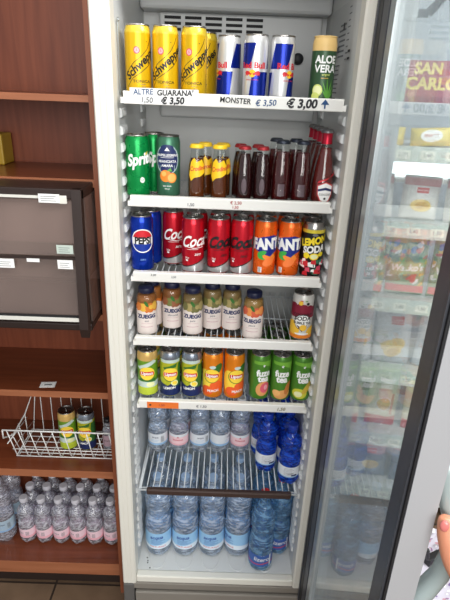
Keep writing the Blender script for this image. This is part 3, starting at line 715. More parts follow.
def glass_bottle(pts, liq, liq_top, capr, caph, capm, deco=None, neckfoil=None, glass=CLG, H=None, caplabel=None):
    root = thing('drink_bottle', 'b', 'bottle'); prof = smooth_prof(pts, 4); H = pts[-1][1]
    b = B(); b.lathe(prof, glass, 28, caps=(True, True)); body = b.build('bottle_glass', root)
    b = B(); rf = rad_at(prof); lp = [(0, .004)]+[(max(.001, rf(z_)-.0018), z_) for z_ in [.006+(liq_top-.006)*k/14 for k in range(15)]]+[(0, liq_top)]
    b.lathe(lp, liq, 28); b.build('liquid', root)
    b = B(); crown_cap(b, capr, H-caph*.6, caph, capm); b.build('cap', root)
    if neckfoil:
        b = B(); z0, z1 = neckfoil[0], neckfoil[1]; zz = [z0+(z1-z0)*k/6 for k in range(7)]; b.lathe([(rf(q)+.0004, q) for q in zz], neckfoil[2], 24, caps=(False, False)); b.build('neck_foil', root)
    if deco:
        b = B(); d = D(); d.rref = rf(.05); deco(d); d.wrap(b, rf, .0004); b.build('label', root)
    return root
AMB = mat('liquid_amber', S(92, 44, 18), .12, coat=.6); BIT = mat('liquid_bitter', S(44, 8, 10), .12, coat=.5); BIT2 = mat('liquid_ruby', S(66, 12, 14), .12, coat=.5)
ROSE = mat('liquid_rose', S(98, 30, 26), .12, coat=.6)
YCAP = mat('cap_yellow', S(240, 200, 40), .35); RCAP = mat('cap_red', S(160, 40, 46), .35, .4); KCAP = mat('cap_dark', S(44, 50, 62), .35, .5); GCAP = mat('cap_grey', S(120, 118, 118), .35, .6)
YLAB = mat('label_yellow', S(246, 196, 30), .45)
def deco_aper(d):
    og = mat('print_orange')
    for off in (0, .068):
        d.poly([(-.020+off, .090), (-.010+off, .100), (-.002+off, .090), (.014+off, .096), (.023+off, .082), (.020+off, .066), (.006+off, .058), (-.008+off, .055), (-.016+off, .047), (-.022+off, .060)], YLAB)
        d.text('Crodino', .001+off, .076, .0140, mat('print_red'), 6, .2, .9, .03)
P_CR = glass_bottle([(.0, 0), (.017, 0), (.0205, .004), (.021, .03), (.0205, .06), (.0180, .085), (.0148, .105), (.0135, .118), (.0140, .121), (.0140, .126)], AMB, .098, .0165, .009, YCAP, deco_aper)
z2 = 1.432; g = 'amber aperitif bottles with yellow caps'
place(P_CR, (-.0800, .085, z2), 10, 'small amber bottle with yellow cap and label, left in front, beside the sea green can', g)
place(P_CR, (-.0265, .085, z2), 0, 'small amber bottle with yellow cap, right in front, beside the dark red bottles', g)
place(P_CR, (-.0620, .129, z2), 30, 'small amber bottle with yellow cap behind and between the two front ones', g)
place(P_CR, (-.0190, .129, z2), 24, 'small amber bottle with yellow cap behind the right front one', g)
P_R1 = glass_bottle([(.0, 0), (.0175, 0), (.0202, .004), (.0205, .03), (.0202, .060), (.0185, .085), (.0155, .104), (.0135, .116), (.0132, .121), (.0132, .126)], BIT, .112, .0142, .008, RCAP, lambda d: d.ell(0, .04, .006, .018, mat('print_smoke', S(88, 72, 78), .3)))
g = 'small dark red bottles with red caps'
place(P_R1, (.0325, .085, z2), 0, 'small dark red bottle with red cap, left in front, beside the yellow-capped bottles', g)
place(P_R1, (.0745, .085, z2), 0, 'small dark red bottle with red cap, right in front, beside the dark-capped bottles', g)
place(P_R1, (.0235, .129, z2), 0, 'small dark red bottle with red cap in the second row, nearer the yellow caps', g)
place(P_R1, (.0655, .129, z2), 0, 'small dark red bottle with red cap in the second row, nearer the dark caps', g)
P_R2 = glass_bottle([(.0, 0), (.0185, 0), (.0218, .004), (.0222, .03), (.0222, .034), (.0214, .036), (.0220, .039), (.0218, .068), (.0195, .100), (.0160, .122), (.0138, .134), (.0138, .137), (.0138, .142)], BIT2, .120, .0155, .008, KCAP,
    lambda d: d.rect(-.008, .008, .02, .048, mat('print_smoke')))
g = 'dark red bottles with dark grey caps'
place(P_R2, (.1200, .085, z2), 0, 'dark red bottle with dark grey cap, left in front', g)
place(P_R2, (.1675, .085, z2), 0, 'dark red bottle with dark grey cap, right in front, beside the tall red-foiled bottle', g)
place(P_R2, (.1090, .133, z2), 0, 'dark red bottle with dark grey cap in the second row, left', g)
place(P_R2, (.1560, .133, z2), 0, 'dark red bottle with dark grey cap in the second row, right', g)
def deco_shield(d):
    d.poly([(-.018, .058), (.024, .072), (.028, .082), (.0, .060), (-.02, .052)], mat('print_red'))
    rb = mat('print_redborder', S(190, 60, 60), .4)
    q0 = len(d.bm.verts)
    d.poly([(-.015, .046), (0, .052), (.015, .046), (.014, .028), (.008, .016), (0, .012), (-.008, .016), (-.014, .028)], rb)
    d.poly([(-.013, .044), (0, .050), (.013, .044), (.012, .029), (.007, .018), (0, .014), (-.007, .018), (-.012, .029)], WT)
    d.poly([(-.013, .038), (0, .042), (.013, .038), (.013, .034), (0, .037), (-.013, .034)], mat('print_navy')); d.text('COCCIO', 0, .0285, .0052, BK, 0, 0, 1, .02); d.ell(0, .021, .002, .002, BK)
    d.bm.verts.ensure_lookup_table()
    for v in list(d.bm.verts)[q0:]: v.co.x *= 1.35; v.co.y = .034+(v.co.y-.034)*1.25
P_R3 = glass_bottle([(.0, 0), (.021, 0), (.0262, .005), (.0270, .025), (.0266, .05), (.0235, .085), (.0168, .12), (.0125, .142), (.0118, .160), (.0128, .163), (.0128, .169)], ROSE, .132, .0145, .008, GCAP, deco_shield, (.140, .1645, mat('red_foil', S(188, 32, 56), .3, .6)))
g = 'tall red bottles with red foil necks'
for k, (xx, yy, lb) in enumerate(((.2205, .090, 'frontmost tall rosy bottle with red foil neck and white shield label'), (.2190, .146, 'tall red-foiled bottle, second in the line behind the white shield label'),
    (.2180, .202, 'tall red-foiled bottle, third in the line going back'), (.2165, .258, 'tall red-foiled bottle, rearmost of the line'))): place(P_R3, (xx, yy, z2), 8 if k == 0 else 40*k, lb, g)

# juice bottles
NCAP = mat('cap_navy', S(18, 24, 56), .4)
JPROF = [(0, 0), (.022, 0), (.0262, .004), (.0266, .010), (.0264, .1), (.0238, .112), (.0195, .120), (.0192, .126)]
JG = thin('juice_glass', (.97, .95, .9, 1), .04)
def juice(kind):
    cols = {'peach': (S(150, 120, 70), 'print_fruitpeach', S(206, 92, 62), S(224, 140, 76)), 'pear': (S(128, 108, 70), 'print_fruitpear', S(112, 110, 62), S(166, 150, 96)), 'apricot': (S(128, 84, 50), 'print_fruitapricot', S(150, 92, 60), S(120, 124, 66)), 'pineapple': (S(150, 96, 50), 'print_fruitpine', S(206, 116, 44), S(226, 176, 66))}[kind]
    liq = mat('juice_'+kind, cols[0], .3); m1 = mat(cols[1], cols[2], .5); m2 = mat(cols[1]+'b', cols[3], .5)
    root = thing('juice_bottle', 'b', 'bottle'); prof = smooth_prof(JPROF, 3)
    b = B(); b.lathe(prof, JG, 28); b.build('bottle_glass', root)
    rf = rad_at(prof); b = B(); zs = [.004+(.108)*k/12 for k in range(13)]; b.lathe([(0, .003)]+[(rf(z_)-.0015, z_) for z_ in zs]+[(0, .112)], liq, 28); b.build('juice', root)
    b = B(); lw = mat('label_pinkwhite', S(226, 214, 208), .5); b.lathe([(.0268, .0045), (.0268, .078)], lw, 36, caps=(False, False))
    d = D(); d.rref = .0262
    for off in (0, .082):
        d.poly([(-.041+off, .078), (-.026+off, .070), (-.012+off, .078), (0+off, .066), (.014+off, .076), (.026+off, .068), (.041+off, .078), (.041+off, .084), (-.041+off, .084)], m1)
        d.ell(-.010+off, .082, .0115, .012, m2); d.ell(.010+off, .081, .013, .0135, m1); d.ell(.012+off, .083, .006, .006, m2); d.ell(-.022+off, .084, .009, .012, m1); d.ell(.024+off, .086, .009, .012, m2); d.ell(0+off, .092, .004, .009, mat('print_leafdeep'), 30)
        d.text('ZUEGG', off, .056, .0150, mat('print_navy'), 0, 0, 1.0, .05); d.text({'peach': 'pesca', 'pear': 'pera', 'apricot': 'albicocca', 'pineapple': 'ace'}[kind], off, .044, .0075, INKG); d.rect(-.014+off, .016+off, .036, .0366, mat('print_rosetext', S(190, 140, 150), .5)); d.rect(-.016+off, .016+off, .026, .0272, mat('print_rosetext'))
    d.wrap(b, .0268); b.build('label', root)
    b = B(); b.lathe([(.0200, .118), (.0206, .119), (.0206, .130), (.0196, .1325), (0, .133)], NCAP, 32); b.build('cap', root)
    return root
z4 = 1.0665; g = 'fruit juice bottles with dark blue caps'
JP = {k: juice(k) for k in ('pineapple', 'apricot', 'pear', 'peach')}
place(JP['pineapple'], (-.2085, .094, z4), 8, 'juice bottle with orange and yellow fruit at the left end of the fourth shelf', g)
place(JP['pineapple'], (-.2010, .149, z4), -50, 'juice bottle hidden behind the leftmost one', g)
place(JP['apricot'], (-.1450, .136, z4), 10, 'juice bottle with brownish fruit, second in the row and set back', g)
place(JP['pear'], (-.0865, .104, z4), 4, 'juice bottle with green leafy pears, third in the row and nearer the lip', g)
place(JP['pear'], (-.0355, .140, z4), 6, 'juice bottle with green pears, fourth in the row and set back', g)
place(JP['pear'], (.0190, .139, z4), 0, 'juice bottle with two pale green pears, fifth in the row and set back', g)
place(JP['peach'], (.0755, .088, z4), -8, 'juice bottle with red peach beside the empty stretch of wire shelf', g)

# ================================================================== WATER BOTTLES
def pet_prof(H, R, waist, label):
    """petal foot, label band, plain belly, pinched waist, ribbed dome, neck"""
    l0, l1 = label; P = [(0, .004), (R*.55, .001), (R*.88, .005), (R*.985, .018)]
    z_ = .02
    while z_ < l0-.010: P += [(R*.99, z_+.003), (R*.955, z_+.006), (R*.99, z_+.009)]; z_ += .011
    b0 = l1+.003; bl = waist-.010-b0
    P += [(R*.985, l0-.001), (R*.985, l1+.001), (R, b0), (R*1.0, b0+bl*.45), (R*.95, b0+bl*.75), (R*.88, waist-.009), (R*.79, waist-.003), (R*.78, waist+.002), (R*.85, waist+.008)]
    z_ = waist+.010; top = H-.027; dome = waist+(top-waist)*.48; k = 0
    while z_ < dome: P += [(R*(.955 if k % 2 else .925), z_+.004)]; z_ += .0065; k += 1
    for t, q in ((.12, .93), (.35, .80), (.6, .60), (.82, .42)): P.append((max(.0125, R*q), z_+(top-z_)*t))
    P += [(.0122, top), (.0122, H-.02), (.0152, H-.019), (.0152, H-.0165), (.0122, H-.016), (.0122, H-.002)]
    return P
def water_bottle(name, H, R, shoulder, label, shell, water, wtop, lab, deco, cap, capm_label=None):
    root = thing(name, 'b', 'bottle'); P = pet_prof(H, R, shoulder, label); rf = rad_at(P)
    b = B(); b.lathe(P, shell, 40, petals=5, pz=.02); b.build('plastic_bottle', root)
    if water:
        b = B(); zs = [.008+(wtop-.008)*k/30 for k in range(31)]; b.lathe([(0, .007)]+[(max(.004, rf(z_)-.0012), z_) for z_ in zs]+[(0, wtop)], water, 28); b.build('water', root)
    b = B(); b.lathe([(R*.985+.0006, label[0]), (R*.985+.0006, label[1])], lab, 40, caps=(False, False)); d = D(); d.rref = R; deco(d, R, label); d.clip(-math.pi*R+.001, math.pi*R-.001, label[0]+.0003, label[1]-.0003); d.wrap(b, R*.985+.0006); b.build('label', root)
    b = B(); n = 40; prof = [(.0138, H-.0145), (.0142, H-.013), (.0142, H-.002), (.0130, H), (0, H+.0004)]; rings = []
    for i, (r_, z_) in enumerate(prof[:-1]): rings.append([b.bm.verts.new(((r_+(.0004 if k % 2 else 0))*math.cos(2*math.pi*k/n), (r_+(.0004 if k % 2 else 0))*math.sin(2*math.pi*k/n), z_)) for k in range(n)])
    for a, c in zip(rings[:-1], rings[1:]):
        for k in range(n): b.face([a[k], a[(k+1) % n], c[(k+1) % n], c[k]], cap, True)
    b.face(rings[-1], cap); b.build('cap', root)
    return root
PET = thin('pet_clear', (.93, .955, .985, 1), .06, haze=.17, hcol=S(234, 240, 250), hscale=115, hglint=True, bump=.8, bscale=70, f0=.07)
WAT = thin('water_clear', (.90, .945, .99, 1), .03, bump=.5, bscale=45, refr=.25, ior=1.2)
PETB = thin('pet_blue', (.16, .38, .90, 1), .06, haze=.30, hcol=S(40, 96, 220), hscale=115, hglint=True, bump=.7, bscale=70, f0=.07); WATB = thin('water_in_blue', (.55, .72, .96, 1), .02, bump=.4, bscale=45, refr=.25, ior=1.2)
PETC = thin('pet_bluish', (.62, .82, .95, 1), .05, haze=.22, hcol=S(150, 196, 232), hscale=90, hglint=True, bump=.8, bscale=60, f0=.07); WATC = thin('water_in_bluish', (.74, .88, .97, 1), .02, bump=.5, bscale=45, refr=.25, ior=1.2)
LWH = mat('label_white', S(226, 230, 236), .4); LPK = mat('label_pink', S(244, 206, 212), .4); LBL = mat('label_skyblue', S(150, 196, 232), .4); LNV = mat('label_deepblue', S(48, 92, 168), .4)
CWH = mat('cap_white', S(226, 228, 232), .4); CBL = mat('cap_blue', S(30, 60, 170), .35); CRD = mat('cap_scarlet', S(206, 40, 40), .4); CPW = mat('cap_pale', S(206, 204, 212), .4)
def dw_blue(d, R, L):
    m = (L[0]+L[1])/2; lb = mat('print_skylabel', S(150, 190, 226), .4); nv = mat('print_navy')
    for off in (0, -math.pi*R*.9): d.rect(-.06+off, .06+off, L[0], L[0]+.008, lb); d.text('acqua', -.004+off, m+.009, .009, nv); d.rect(-.02+off, .008+off, m-.002, m-.001, lb); d.rect(-.02+off, .004+off, m-.007, m-.006, lb)
    for k in range(6): d.rect(.014+k*.0018, .0148+k*.0018, m-.01, m+.012, INKG)
def dw_pink(d, R, L):
    m = (L[0]+L[1])/2; rd = mat('print_crimson', S(200, 60, 84), .4); d.rect(-.1, .1, L[1]-.010, L[1], LWH); d.rect(-.1, .1, L[0], L[0]+.007, mat('print_rosepale', S(236, 176, 188), .4))
    d.text('levissima', 0, m, .0095, rd, 0, .1, 1, .02); d.poly([(-.004, m+.008), (0, m+.014), (.004, m+.008)], rd)
P_W5B = water_bottle('water_bottle', .205, .0318, .112, (.036, .078), PET, WAT, .165, LWH, dw_blue, CWH)
P_W5P = water_bottle('water_bottle', .205, .0318, .112, (.036, .078), PET, WAT, .165, LPK, dw_pink, CWH)
z6 = .5742; g = 'half-litre clear water bottles on the sixth shelf'
names = [('B', -.2030, 'clear water bottle with white-blue label at the left end of the sixth shelf'), ('P', -.1345, 'clear water bottle with pink label, second from the left on the sixth shelf'), ('B', -.0660, 'clear water bottle with pale blue label, third on the sixth shelf, between pink ones'),
    ('B', .0005, 'clear water bottle with pale blue label, fourth on the sixth shelf'), ('P', .0665, 'clear water bottle with pink label, nearest the blue bottles on the sixth shelf')]
for i, (k, x, lb) in enumerate(names): place(P_W5B if k == 'B' else P_W5P, (x, .2155+.002*i, z6), (0, 0, 15, 70, 0)[i], lb, g)
for i, (k, x, lb) in enumerate(names): place(P_W5B if k == 'B' else P_W5P, (x+.001, .2835+.002*i, z6), 40+50*i, 'clear water bottle on the sixth shelf, directly behind '+('the leftmost one', 'the second one', 'the third one', 'the fourth one', 'the one beside the blue bottles')[i], g)
def dw_note(d, R, L):
    m = (L[0]+L[1])/2; lb = mat('print_skylabel'); d.rect(-.1, .1, L[0], L[0]+.004, lb); d.rect(.004, .022, L[0]+.005, L[0]+.011, mat('print_navy'))
    for k in range(6): d.rect(-.02, .006+(k % 2)*.006, m+.013-.0048*k, m+.0138-.0048*k, INKG)
    d.text('frizzante', .0, m-.004, .006, INKG, 8)
P_B5 = water_bottle('blue_water_bottle', .208, .0325, .118, (.034, .072), PETB, WATB, .165, LWH, dw_note, CBL); g = 'dark blue sparkling water bottles on the sixth shelf'
place(P_B5, (.1470, .142, z6), 8, 'deep blue water bottle with white label, left of the two front ones, sixth shelf', g)
place(P_B5, (.2145, .091, z6), 0, 'deep blue water bottle at the front right corner of the sixth shelf', g)
place(P_B5, (.1360, .212, z6), -40, 'deep blue water bottle behind the left front blue one', g)
place(P_B5, (.2160, .165, z6), 60, 'deep blue water bottle behind the corner one', g)
place(P_B5, (.2060, .236, z6), 160, 'deep blue water bottle rearmost by the right wall', g)
def dw_big(d, R, L):
    nv = mat('print_bluetext', S(40, 80, 160), .4); m = (L[0]+L[1])/2; pl = mat('print_icelabel', S(220, 232, 242), .4)
    N = 24
    for i in range(N):
        a, e = -math.pi*R+2*math.pi*R*i/N, -math.pi*R+2*math.pi*R*(i+1)/N; f = lambda u: L[0]+.016+.004*math.sin(u/R*2)
        d.poly([(a, L[0]), (e, L[0]), (e, f(e)), (a, f(a))], pl, 1)
    d.n = 2; d.text('NATURALE', 0, L[0]+.009, .009, mat('print_crimson'), 0, 0, 1.2, .01); d.text('acqua', -.004, L[1]-.017, .019, nv, 4, .2, 1, .03)
    for k in range(4): d.rect(-.024, .024-(k % 2)*.012, m+.003-.005*k, m+.0042-.005*k, nv)
P_W15 = water_bottle('large_water_bottle', .315, .0430, .172, (.040, .106), thin('pet_large', (.90, .945, .985, 1), .05, haze=.20, hcol=S(222, 234, 250), hscale=80, hglint=True, bump=.8, bscale=45, f0=.07), thin('water_large', (.86, .93, .985, 1), .02, bump=.5, bscale=32, refr=.25, ior=1.2), .26, LBL, dw_big, mat('cap_icy', S(150, 178, 212), .3))
g = 'large clear water bottles on the fridge floor'; z7 = .2355
nm = ('leftmost', 'second', 'third', 'fourth')
for i, x in enumerate((-.1925, -.1040, -.0155, .0715)):
    place(P_W15, (x, .1165+.002*i, z7), (4, 0, 0, -52)[i], 'large clear bottle, front row on fridge floor, '+('leftmost, above the black specks', 'second from the left', 'third', 'fourth, beside the blue ones')[i], g)
for i, x in enumerate((-.1920, -.1040, -.0150, .0725)):
    place(P_W15, (x, .2065+.002*i, z7), 60+30*i, 'large clear water bottle on the fridge floor, behind the '+nm[i]+' front one', g)
def dw_zero(d, R, L):
    m = (L[0]+L[1])/2; rd = mat('print_scarlet', S(196, 56, 80), .4); N = 24
    for i in range(N):
        a, e = -math.pi*R+2*math.pi*R*i/N, -math.pi*R+2*math.pi*R*(i+1)/N; f = lambda u: L[0]+.010+.003*math.sin(u/R*2)
        d.poly([(a, f(a)), (e, f(e)), (e, f(e)+.004), (a, f(a)+.004)], rd, 1)
    d.n = 2; d.text('lizero', 0, m+.006, .023, WT, 0, .1, 1, .01); d.poly([(-.006, m+.02), (0, m+.028), (.008, m+.022), (0, m+.024)], WT); d.rect(.026, .031, L[0], L[1], LWH)
P_B15 = water_bottle('large_blue_water_bottle', .310, .0395, .158, (.030, .078), PETC, WATC, .255, LNV, dw_zero, CRD); g = 'large blue-tinted water bottles on the fridge floor'
place(P_B15, (.1475, .067, z7), 2, 'large blue-tinted water bottle with red cap standing forward on the fridge floor', g)
place(P_B15, (.2085, .133, z7), 6, 'large blue-tinted water bottle by the right wall of the fridge floor', g)
place(P_B15, (.1560, .195, z7), 60, 'large blue-tinted water bottle behind the forward one', g)

# ================================================================== WOODEN SHELVING
ws = thing('wooden_shelving', 'tall reddish-brown wooden shelving unit left of the white fridge', 'shelving', (-.75, .12, 0))
def wpart(name, x0, x1, y0, y1, z0, z1, m, edge=True, bev=.0):
    b = B(); b.box(x0, x1, y0, y1, z0, z1, m)
    if edge: b.box(x0+(.0 if x1-x0 > .1 else .0004), x1-(.0 if x1-x0 > .1 else .0004), y0-.0012, y0, z0, z1, edge if not isinstance(edge, bool) else WOODE)
    o = b.build(name, ws); o.location = (.75, -.12, 0); return o
wpart('side_panel', -.334, -.302, .12, .40, 0, 2.2, WOODP, wood('mahogany_edge_upright', S(128, 70, 44), S(146, 84, 56), .4, 2)); wpart('side_panel', -1.32, -1.30, .12, .40, 0, 2.2, WOODP)
wpart('back_panel', -1.30, -.334, .375, .385, .05, 2.2, WOODP, False)
for z0, z1 in ((1.6405, 1.6555), (1.4445, 1.464), (1.0805, 1.098), (.825, .846), (.523, .55), (.0875, .141)):
    wpart('shelf', -1.30, -.3342, .121, .375, z0, z1, WOODS)
wpart('kick_board', -1.30, -.3342, .16, .18, 0, .0875, mat('kick_dark', S(40, 26, 20), .6), False)

# yellow box
b = B(); yb = mat('carton_yellow', S(172, 138, 36), .5); b.box(-.072, .060, -.035, .035, 0, .082, yb, .004)
d = D()
for k in range(3): d.poly([(-.07, .008+.007*k), (.04, .014+.009*k), (.04, .0165+.009*k), (-.07, .0105+.007*k)], BK)
d.flat(b, (0, -.035, 0)); o = b.build('yellow_box', loc=(-.684, .330, 1.464)); tag(o, 'small yellow box with dark stripes on the upper wooden shelf', 'box')
# paper tag
b = B(); b.box(-.022, .022, -.014, .014, 0, .0012, PAPER); d = D(); d.rect(-.01, .012, -.004, .002, INKG); d.flat(b, (0, 0, .0012), (1, 0, 0), (0, 1, 0), .0002); o = b.build('paper_tag', loc=(-.520, .153, .846), rot=.1); tag(o, 'little white paper tag lying on the empty wooden shelf', 'tag')

# glass counter display
dc = thing('glass_display_case', 'dark brown countertop display case with smoked glass on the wooden shelf', 'display case', (-.62, .12, 1.098))
def dpart(b, name, par=None):
    o = b.build(name, par or dc)
    if par is None: o.location = (.62, -.12, -1.098)
    return o
DB = mat('case_brown', S(44, 31, 27), .4); DBB = mat('case_back', S(176, 156, 148), .6, bump=.3, bscale=300)
CX0, CX1 = -1.05, -.337
b = B(); b.box(CX0, CX1, .015, .35, 1.435, 1.459, DB, .003); dpart(b, 'top_board')
b = B(); b.box(CX0, CX1, .02, .35, 1.0985, 1.118, DB, .003); dpart(b, 'base_board')
b = B(); b.box(CX0, CX1, .345, .355, 1.118, 1.435, DBB); b.box(CX1-.01, CX1, .30, .345, 1.118, 1.435, DB); dpart(b, 'back_board')
for x0, x1 in ((CX1-.022, CX1), (CX0, CX0+.022)):
    b = B(); b.prism([(.010, 1.459), (.030, 1.459), (.010, 1.112), (-.004, 1.092), (-.012, 1.118)], 'x', x0, x1, DB)
    for z_, y_ in ((1.440, .012), (1.130, -.008)):
        pts = [(x0+.012+.004*math.cos(a), y_-.001, z_+.004*math.sin(a)) for a in [2*math.pi*k/10 for k in range(10)]]; b.face([b.bm.verts.new(p) for p in pts], SILV)
    dpart(b, 'corner_post')
SMK = thin('smoked_glass', (.86, .82, .81, 1), .02, haze=.17, hcol=S(190, 166, 156), hscale=3, f0=.06)  # brownish haze lightens the panes, imitating a lit interior and reflections
b = B(); b.box(CX1-.006, CX1-.001, .04, .30, 1.118, 1.435, SMK); dpart(b, 'side_glass')
def slanty(z): return -.006+(z-1.118)*.06
for (z0, z1, nm_) in ((1.3005, 1.432, 'upper'), (1.148, 1.2935, 'lower')):
    b = B(); y0, y1 = slanty(z0)+.008, slanty(z1)+.008; b.prism([(y0, z0), (y1, z1), (y1+.004, z1), (y0+.004, z0)], 'x', CX0+.024, CX1-.024, SMK); dpart(b, 'glass_flap')
b = B(); RAIL = mat('rail_white', S(216, 214, 206), .35)
b.box(CX0+.024, CX1-.05, .012, .018, 1.4365, 1.4425, RAIL); b.box(CX0+.024, CX1-.018, -.006, .004, 1.136, 1.146, RAIL); b.box(CX0+.024, CX1-.024, .002, .010, 1.2945, 1.2995, DB); b.box(CX0+.024, CX1-.024, -.004, .006, 1.146, 1.1495, BLACK); dpart(b, 'rail')
b = B(); b.box(CX0+.024, CX1-.01, .03, .34, 1.2275, 1.2325, thin('case_shelf_glass', (.8, .84, .82, 1), .03)); dpart(b, 'glass_shelf')
b = B(); b.box(CX1-.052, CX1-.034, .004, .012, 1.270, 1.294, WHITE, .002); b.box(CX1-.052, CX1-.034, .012, .018, 1.425, 1.444, WHITE, .002); dpart(b, 'hinge')
for x0, x1, z0, z1, y, m in ((-.434, -.386, 1.4275, 1.4475, .011, PAPER), (-.402, -.363, 1.309, 1.330, .005, PAPERG), (-.545, -.505, 1.270, 1.2925, .002, PAPER), (-.474, -.444, 1.287, 1.2955, .0015, PAPER), (-.402, -.366, 1.272, 1.294, .002, PAPER)):
    b = B(); b.box(x0, x1, y-.0012, y, z0, z1, m)
    for k in range(3):
        if z1-z0 > .015: b.box(x0+.005, x1-.008-.004*(k % 2), y-.0015, y-.0012, z0+.004+.005*k, z0+.0052+.005*k, INKG)
    q = dpart(b, 'price_tag')
    if m is PAPERG: q['label'] = 'pale green price tag'

# wire basket
bk = thing('wire_basket', 'white wire basket holding two cans on the lower wooden shelf', 'basket', (-.50, .22, .55))
WB = mat('basket_white', S(232, 232, 230), .35)
b = B(); zb, zt = .5535, .690; bx0, bx1 = -.660, -.342; tx0, tx1 = -.672, -.336; yb0, yb1, yt0, yt1 = .178, .315, .137, .335
def bt(p, r=.0017): b.tube(p, r, WB, 6)
rim = [(tx0, yt0, zt-.004), (tx1, yt0, zt-.004), (tx1, yt1, zt+.004), (tx0+.022, yt1, zt+.004), (tx0+.012, (yt0+yt1)/2+.04, zt-.045), (tx0, yt0+.06, zt-.07), (tx0-.012, yt0+.02, zt-.05), (tx0, yt0, zt-.004)]
bt(rim, .0026)
base = [(bx0, yb0, zb), (bx1, yb0, zb), (bx1, yb1, zb), (bx0, yb1, zb), (bx0, yb0, zb)]; bt(base, .002)
n = 10
for i in range(n):
    f = i/(n-1); xt = tx0+.012+(tx1-tx0-.02)*f; xb = bx0+(bx1-bx0)*f
    bt([(xt, yt0, zt-.004), (xb+.004, yb0-.006, zb+.012), (xb+.006, yb0+.004, zb), (xb+.006, yb1, zb), (max(xt, tx0+.03), yt1, zt+.004)])
for k in range(5): y = yb0+(yb1-yb0)*(k+.5)/5; bt([(bx0, y, zb+.003), (bx1, y, zb+.003)])
for z_ in (.59, .63): f = (z_-zb)/(zt-zb); yy = yb0+(yt0-yb0)*f; bt([(bx0+(tx0-bx0)*f+.012, yb1, z_), (bx0+(tx0-bx0)*f, yy, z_), (bx1, yy, z_)]) if z_ < .6 else bt([(tx0+.01, yb1-.02, z_-.01), (tx0, yy, z_-.01)])
for k in range(3): y = yb0+.03+.035*k; bt([(bx0, y, zb), (tx0-.004+.008*k, y-.01+.004*k, zb+.07+.012*k)])
o = b.build('basket_wire', bk); o.location = (.50, -.22, -.55)
place(P_LG, (-.5025, .2290, .5585), 12, 'lime green iced tea can lying upright in the white wire basket, left one', 'cans in the wire basket')
place(P_LL, (-.4400, .2285, .5585), 0, 'yellow and navy iced tea can standing in the white wire basket, right one', 'cans in the wire basket')
# little clear bottle in the basket
LPR = [(0, 0), (.017, .001), (.0185, .006), (.0182, .05), (.0172, .07), (.011, .086), (.0092, .096), (.0096, .106)]
root = thing('small_bottle', 'small clear bottle with pinkish label at the right end of the wire basket', 'bottle', (-.372, .235, .5585))
b = B(); b.lathe(smooth_prof(LPR, 3), PET, 24); b.build('plastic_bottle', root)
b = B(); b.lathe([(.0187, .012), (.0187, .055)], mat('label_mauve', S(178, 150, 160), .5), 24, caps=(False, False)); d = D(); d.text('aroma', 0, .035, .008, INK); d.rref = .0187; d.wrap(b, .0187); b.build('label', root)
b = B(); b.lathe([(.0105, .1), (.0108, .112), (0, .113)], mat('cap_black', S(30, 30, 34), .4), 20); b.build('cap', root)

# packed water bottles on the bottom shelf
def dw_shelf(d, R, L):
    m = (L[0]+L[1])/2; pk = mat('print_rosepale'); d.rect(-.1, .1, L[0], L[0]+.010, pk); d.text('acqua', -.006, m+.004, .009, INKG, 0, .1); d.rect(-.016, .008, m-.005, m-.004, mat('print_crimson'))
    for k in range(6): d.rect(.012+k*.002, .0128+k*.002, m-.008, m+.010, INKG)
PETG = thin('pet_greyish', (.95, .95, .97, 1), .06, haze=.24, hcol=S(236, 236, 244), hscale=130, hglint=True, bump=.9, bscale=80, f0=.09); WATG = thin('water_greyish', (.93, .93, .96, 1), .03, bump=.5, bscale=45, refr=.25, ior=1.2)
P_PK = water_bottle('water_bottle', .195, .0295, .108, (.030, .068), PETG, WATG, .155, mat('label_packpink', S(240, 208, 218), .4), dw_shelf, CPW); g = 'pink-labelled water bottles on the bottom wooden shelf'
rown = ('front row', 'second row', 'third row'); coln = ('leftmost', 'second from the left', 'third from the left', 'third from the right', 'second from the right', 'rightmost')
for j, y in enumerate((.2205, .2815, .3425)):
    for i in range(6):
        place(P_PK, (-.682+.0608*i, y, .141), random.uniform(-35, 35) if j == 0 else random.uniform(0, 360), 'pink-labelled bottle on the bottom shelf, %s, %s' % (rown[j], coln[i]), g)
P_BP = water_bottle('pale_water_bottle', .262, .0385, .15, (.055, .105), PETG, WATG, .20, mat('label_paleblue', S(176, 200, 214), .4), dw_blue, CPW); g = 'wrapped pale-labelled water bottles on the bottom shelf'
place(P_BP, (-.768, .2260, .141), 20, 'taller water bottle with pale blue label at the left edge of the bottom shelf, front', g)
place(P_BP, (-.766, .3065, .141), 90, 'taller water bottle with pale blue label behind the front one at the left edge', g)
# crinkled wrap of the packs
FILM = thin('shrink_film', (.96, .96, .98, 1), .12, haze=.03, hcol=(.9, .9, .95, 1), hscale=30, bump=1, bscale=28, f0=.06)
def film(x0, x1, y0, y1, z0, z1, label):
    b = B(); n = 26; rnd = random.Random(9)
    def sheet(f, nu, nv):
        g_ = [[b.bm.verts.new(f(i/nu, j/nv)) for j in range(nv+1)] for i in range(nu+1)]
        for i in range(nu):
            for j in range(nv): b.face([g_[i][j], g_[i+1][j], g_[i+1][j+1], g_[i][j+1]], FILM, True)
    w = lambda: rnd.uniform(-.0015, .0015)
    sheet(lambda u, v: (x0+(x1-x0)*u, y0+.002*math.sin(u*(x1-x0)/.0608*6.28)+w()+.014*max(0, v-.72)/.28, z0+(z1-z0)*v), 40, 16)
    sheet(lambda u, v: (x0+(x1-x0)*u, y0+.014+(y1-y0-.014)*v, z1+w()), 30, 8)
    o = b.build('shrink_wrap'); tag(o, label, 'plastic wrap')
film(-.812, -.722, .184, .36, .1425, .412, 'clear crinkled wrap around the taller bottles at the left edge')

